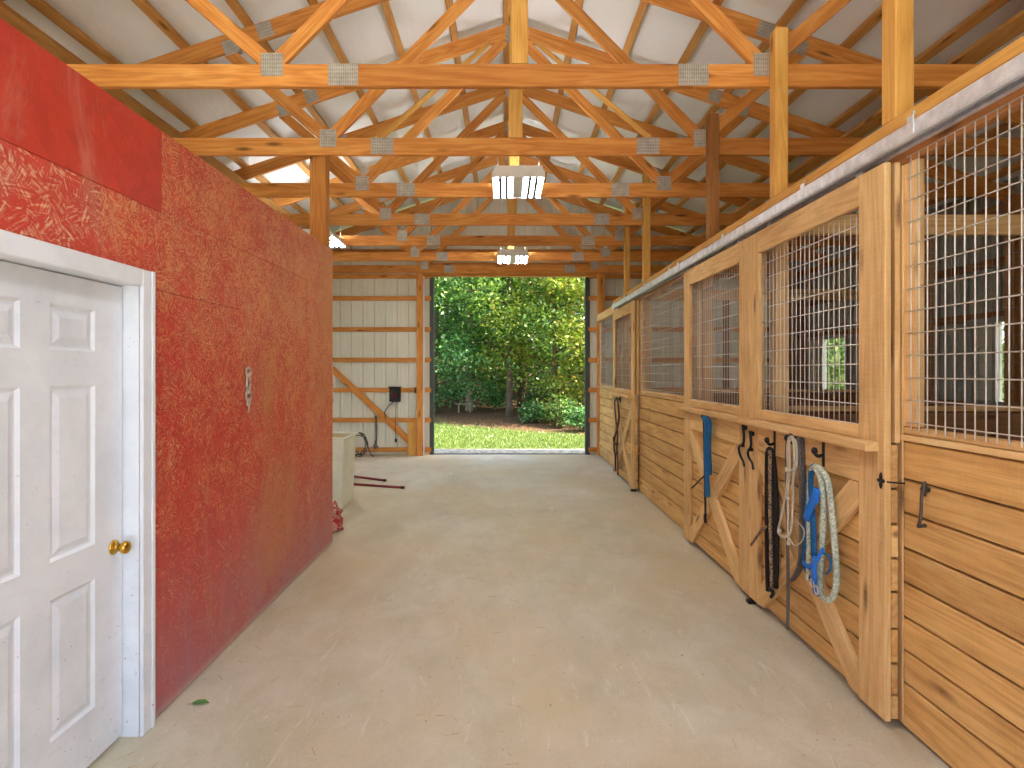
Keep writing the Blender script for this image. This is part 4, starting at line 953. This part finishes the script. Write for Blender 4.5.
def leafmesh(centres, per, sig, size, mat, droop=0.5):
    n = len(centres) * per; c = np.repeat(centres, per, 0) + RNG.normal(0, 1, (n, 3)) * np.array([sig, sig, sig * .6])
    L = size * RNG.uniform(.6, 1.25, n)[:, None]; d = RNG.normal(0, 1, (n, 3)); d[:, 2] = d[:, 2] * .5 - droop; d /= np.linalg.norm(d, axis=1)[:, None]
    up = RNG.normal(0, .55, (n, 3)) + np.array([0, 0, 1.0]); s = np.cross(d, up); s /= np.linalg.norm(s, axis=1)[:, None] + 1e-6; nrm = np.cross(s, d)
    v = np.stack([c, c + d * L * .5 + s * L * .30 - nrm * L * .05, c + d * L, c + d * L * .5 - s * L * .30 - nrm * L * .05], 1)
    return npmesh('foliage', v.reshape(-1, 3), np.arange(n * 4).reshape(n, 4), mat)
def tree(x, y, h, rad, low, mat, label, ncl=420, per=26, size=.14, trunk=.12, bark='bark', name='woodland_tree', lean=0.0, group='trees of the woods'):
    z0 = ground_z(x, y); t = thing(name, label, 'tree', (x, y, z0), group)
    p = smoothpath([(0, 0, -.1), (lean * .3, 0, h * .3), (lean * .7, .1, h * .6), (lean, 0, h * .95)], 5); n = len(p)
    tubes_obj('trunk', [([Vector((x, y, z0)) + q for q in p], [trunk * (1 - .75 * i / n) * (1.35 if i == 0 else 1) for i in range(n)], 9)], bark, t, (x, y, z0))
    cl = []; br = []
    nb = 11
    for k in range(nb):
        zb = low + (h - low) * (k + .3) / nb; a = k * 2.4 + random.random(); f = math.sin(math.pi * (0.25 + .7 * (k / nb))) ; L = rad * (.55 + .5 * f) * random.uniform(.85, 1.1)
        b0 = Vector((lean * zb / h, 0, zb * .92)); b1 = b0 + Vector((math.cos(a) * L, math.sin(a) * L, .25 * L * random.uniform(-.4, .8))); bm_ = (b0 + b1) / 2 + Vector((0, 0, .12 * L))
        br.append(([Vector((x, y, z0)) + q for q in smoothpath([b0, bm_, b1], 4)], [trunk * .35 * (1 - .8 * i / 9) for i in range(9)], 5))
        m = ncl // nb
        tt = RNG.uniform(.25, 1.08, m) ** .8
        for q in tt:
            c = b0.lerp(bm_, q * 2) if q < .5 else bm_.lerp(b1, q * 2 - 1); cl.append(np.array(c) + RNG.normal(0, 1, 3) * np.array([.34, .34, .30]) * rad * .55)
    tubes_obj('branches', br, bark, t, (x, y, z0)); cl = np.array(cl); cl[:, 2] = np.maximum(cl[:, 2], low * .7)
    tag(obj('foliage', leafmesh(cl, per, .20 * rad / 2.2 + .06, size, mat), t, (x, y, z0)), kind='stuff'); return t
tree(-2.6, 20.6, 7.5, 2.3, 0.9, 'leaf_b', 'deep green tree at the left edge of the doorway view', lean=.2)
tree(-1.35, 21.4, 8.5, 2.2, 2.0, 'leaf_a', 'pale-trunked tree left of centre, leaves starting above head height', trunk=.14, bark='bark_pale')
tree(0.15, 20.2, 8.0, 2.4, 1.7, 'leaf_a', 'large mid green tree at the centre of the doorway view', trunk=.13, ncl=520)
tree(1.7, 19.6, 7.2, 2.2, 1.3, 'leaf_c', 'yellow-green sunlit tree right of centre in the doorway', trunk=.10, ncl=460)
tree(3.4, 19.4, 7.0, 2.0, 0.6, 'leaf_c', 'yellow-green tree against the right edge of the doorway', lean=-.3)
tree(0.7, 23.0, 9.0, 2.8, 1.0, 'leaf_b', 'dark-trunked deep green tree behind the central tree', trunk=.2)
tree(-4.8, 21.5, 8.0, 2.5, 1.0, 'leaf_a', 'mid green tree left of the doorway view'); tree(5.8, 20.5, 8.0, 2.5, 0.8, 'leaf_b', 'deep green tree right of the doorway view')
for (x, y, m_, l) in ((-7, 27, 'leaf_b', 'dense tree in the second row at far left'), (-3.6, 26.5, 'leaf_a', 'dense tree in the second row left of centre'), (-.6, 27.5, 'leaf_b', 'dense tree in the second row at centre'), (2.4, 26, 'leaf_a', 'dense tree in the second row right of centre'), (5.4, 27, 'leaf_b', 'dense tree in the second row at right'), (8.6, 25, 'leaf_b', 'dense tree in the second row at far right')):
    tree(x, y, 10, 3.2, 0.5, m_, l, ncl=380, per=26, size=.20, trunk=.18)
for k, x in enumerate((-12, -7.5, -3, 1.5, 6, 10.5)):
    tree(x, 35 + (k % 2) * 2, 13, 4.6, 0.4, 'leaf_b', ['deepest woods tree, first from the left', 'deepest woods tree, second from the left', 'deepest woods tree, third from the left', 'deepest woods tree, third from the right', 'deepest woods tree, second from the right', 'deepest woods tree, first from the right'][k], ncl=330, per=26, size=.34, trunk=.25)
for (x, y, l) in ((10.2, 14.5, 'green tree outside the nearest stall window'), (11.2, 18.6, 'green tree outside the middle stall window'), (14.0, 14.0, 'green tree farther out beyond the stall windows')):
    tree(x, y, 7, 2.6, 0.3, 'leaf_a', l, ncl=360, size=.2, name='garden_tree', group='trees beside the barn')
def shrub(x, y, h, r, mat, label, ncl=46, per=22, size=.11):
    z0 = ground_z(x, y); t = thing('shrub', label, 'shrub', (x, y, z0), 'undergrowth along the woods edge')
    st = []; cl = []
    for k in range(7):
        a = k * .9 + random.random(); e = Vector((x + math.cos(a) * r * .6, y + math.sin(a) * r * .6, z0 + h * random.uniform(.6, .95))); st.append((smoothpath([(x, y, z0 - .05), ((x + e.x) / 2, (y + e.y) / 2, z0 + h * .55), e], 4), 0.010, 5))
    tubes_obj('stems', st, 'bark', t, (x, y, z0)); u = RNG.normal(0, 1, (ncl, 3)); u /= np.linalg.norm(u, axis=1)[:, None]; u *= RNG.uniform(.4, 1, ncl)[:, None]
    tag(obj('foliage', leafmesh(u * np.array([r, r, h * .5]) + np.array([0, 0, h * .55]), per, .10, size, mat), t, (x, y, z0)), kind='stuff')
for (x, y, h, r, m_, l) in ((2.35, 16.9, .75, .55, 'leaf_b', 'low bush at the lower right of the doorway view'), (1.75, 18.0, 1.0, .6, 'leaf_a', 'fern-like bush right of centre at the woods edge'), (3.1, 17.2, 1.1, .6, 'leaf_c', 'bright bush against the right door edge'),
                            (0.9, 18.9, .7, .5, 'leaf_b', 'small dark bush near the centre of the woods edge'), (-.3, 21.6, .8, .6, 'leaf_b', 'dark bush behind the small bench'), (-2.9, 20.2, 1.0, .7, 'leaf_b', 'dark bush at the left door edge'),
                            (-1.9, 22.4, 1.2, .8, 'leaf_b', 'dark bush behind the pale trunk'), (2.7, 20.4, 1.3, .8, 'leaf_b', 'dark bush behind the bright bush'), (1.3, 21.6, 1.2, .8, 'leaf_b', 'dark bush under the yellow-green tree'), (-4.2, 19.8, 1.2, .8, 'leaf_a', 'bush left of the doorway view'), (4.4, 17.0, 1.2, .8, 'leaf_a', 'bush right of the doorway view')):
    shrub(x, y, h, r, m_, l)
t = thing('bench', 'small weathered plank bench among the trees', 'bench', (-1.5, 20.9, ground_z(-1.5, 20.9))); zb = ground_z(-1.5, 20.9)
box('seat', -1.82, -1.16, 20.78, 21.0, zb + .30, zb + .335, 'bark_pale', t)
for x in (-1.72, -1.30): box('leg', x, x + .05, 20.82, 20.96, zb - .03, zb + .30, 'bark_pale', t, axis='z')
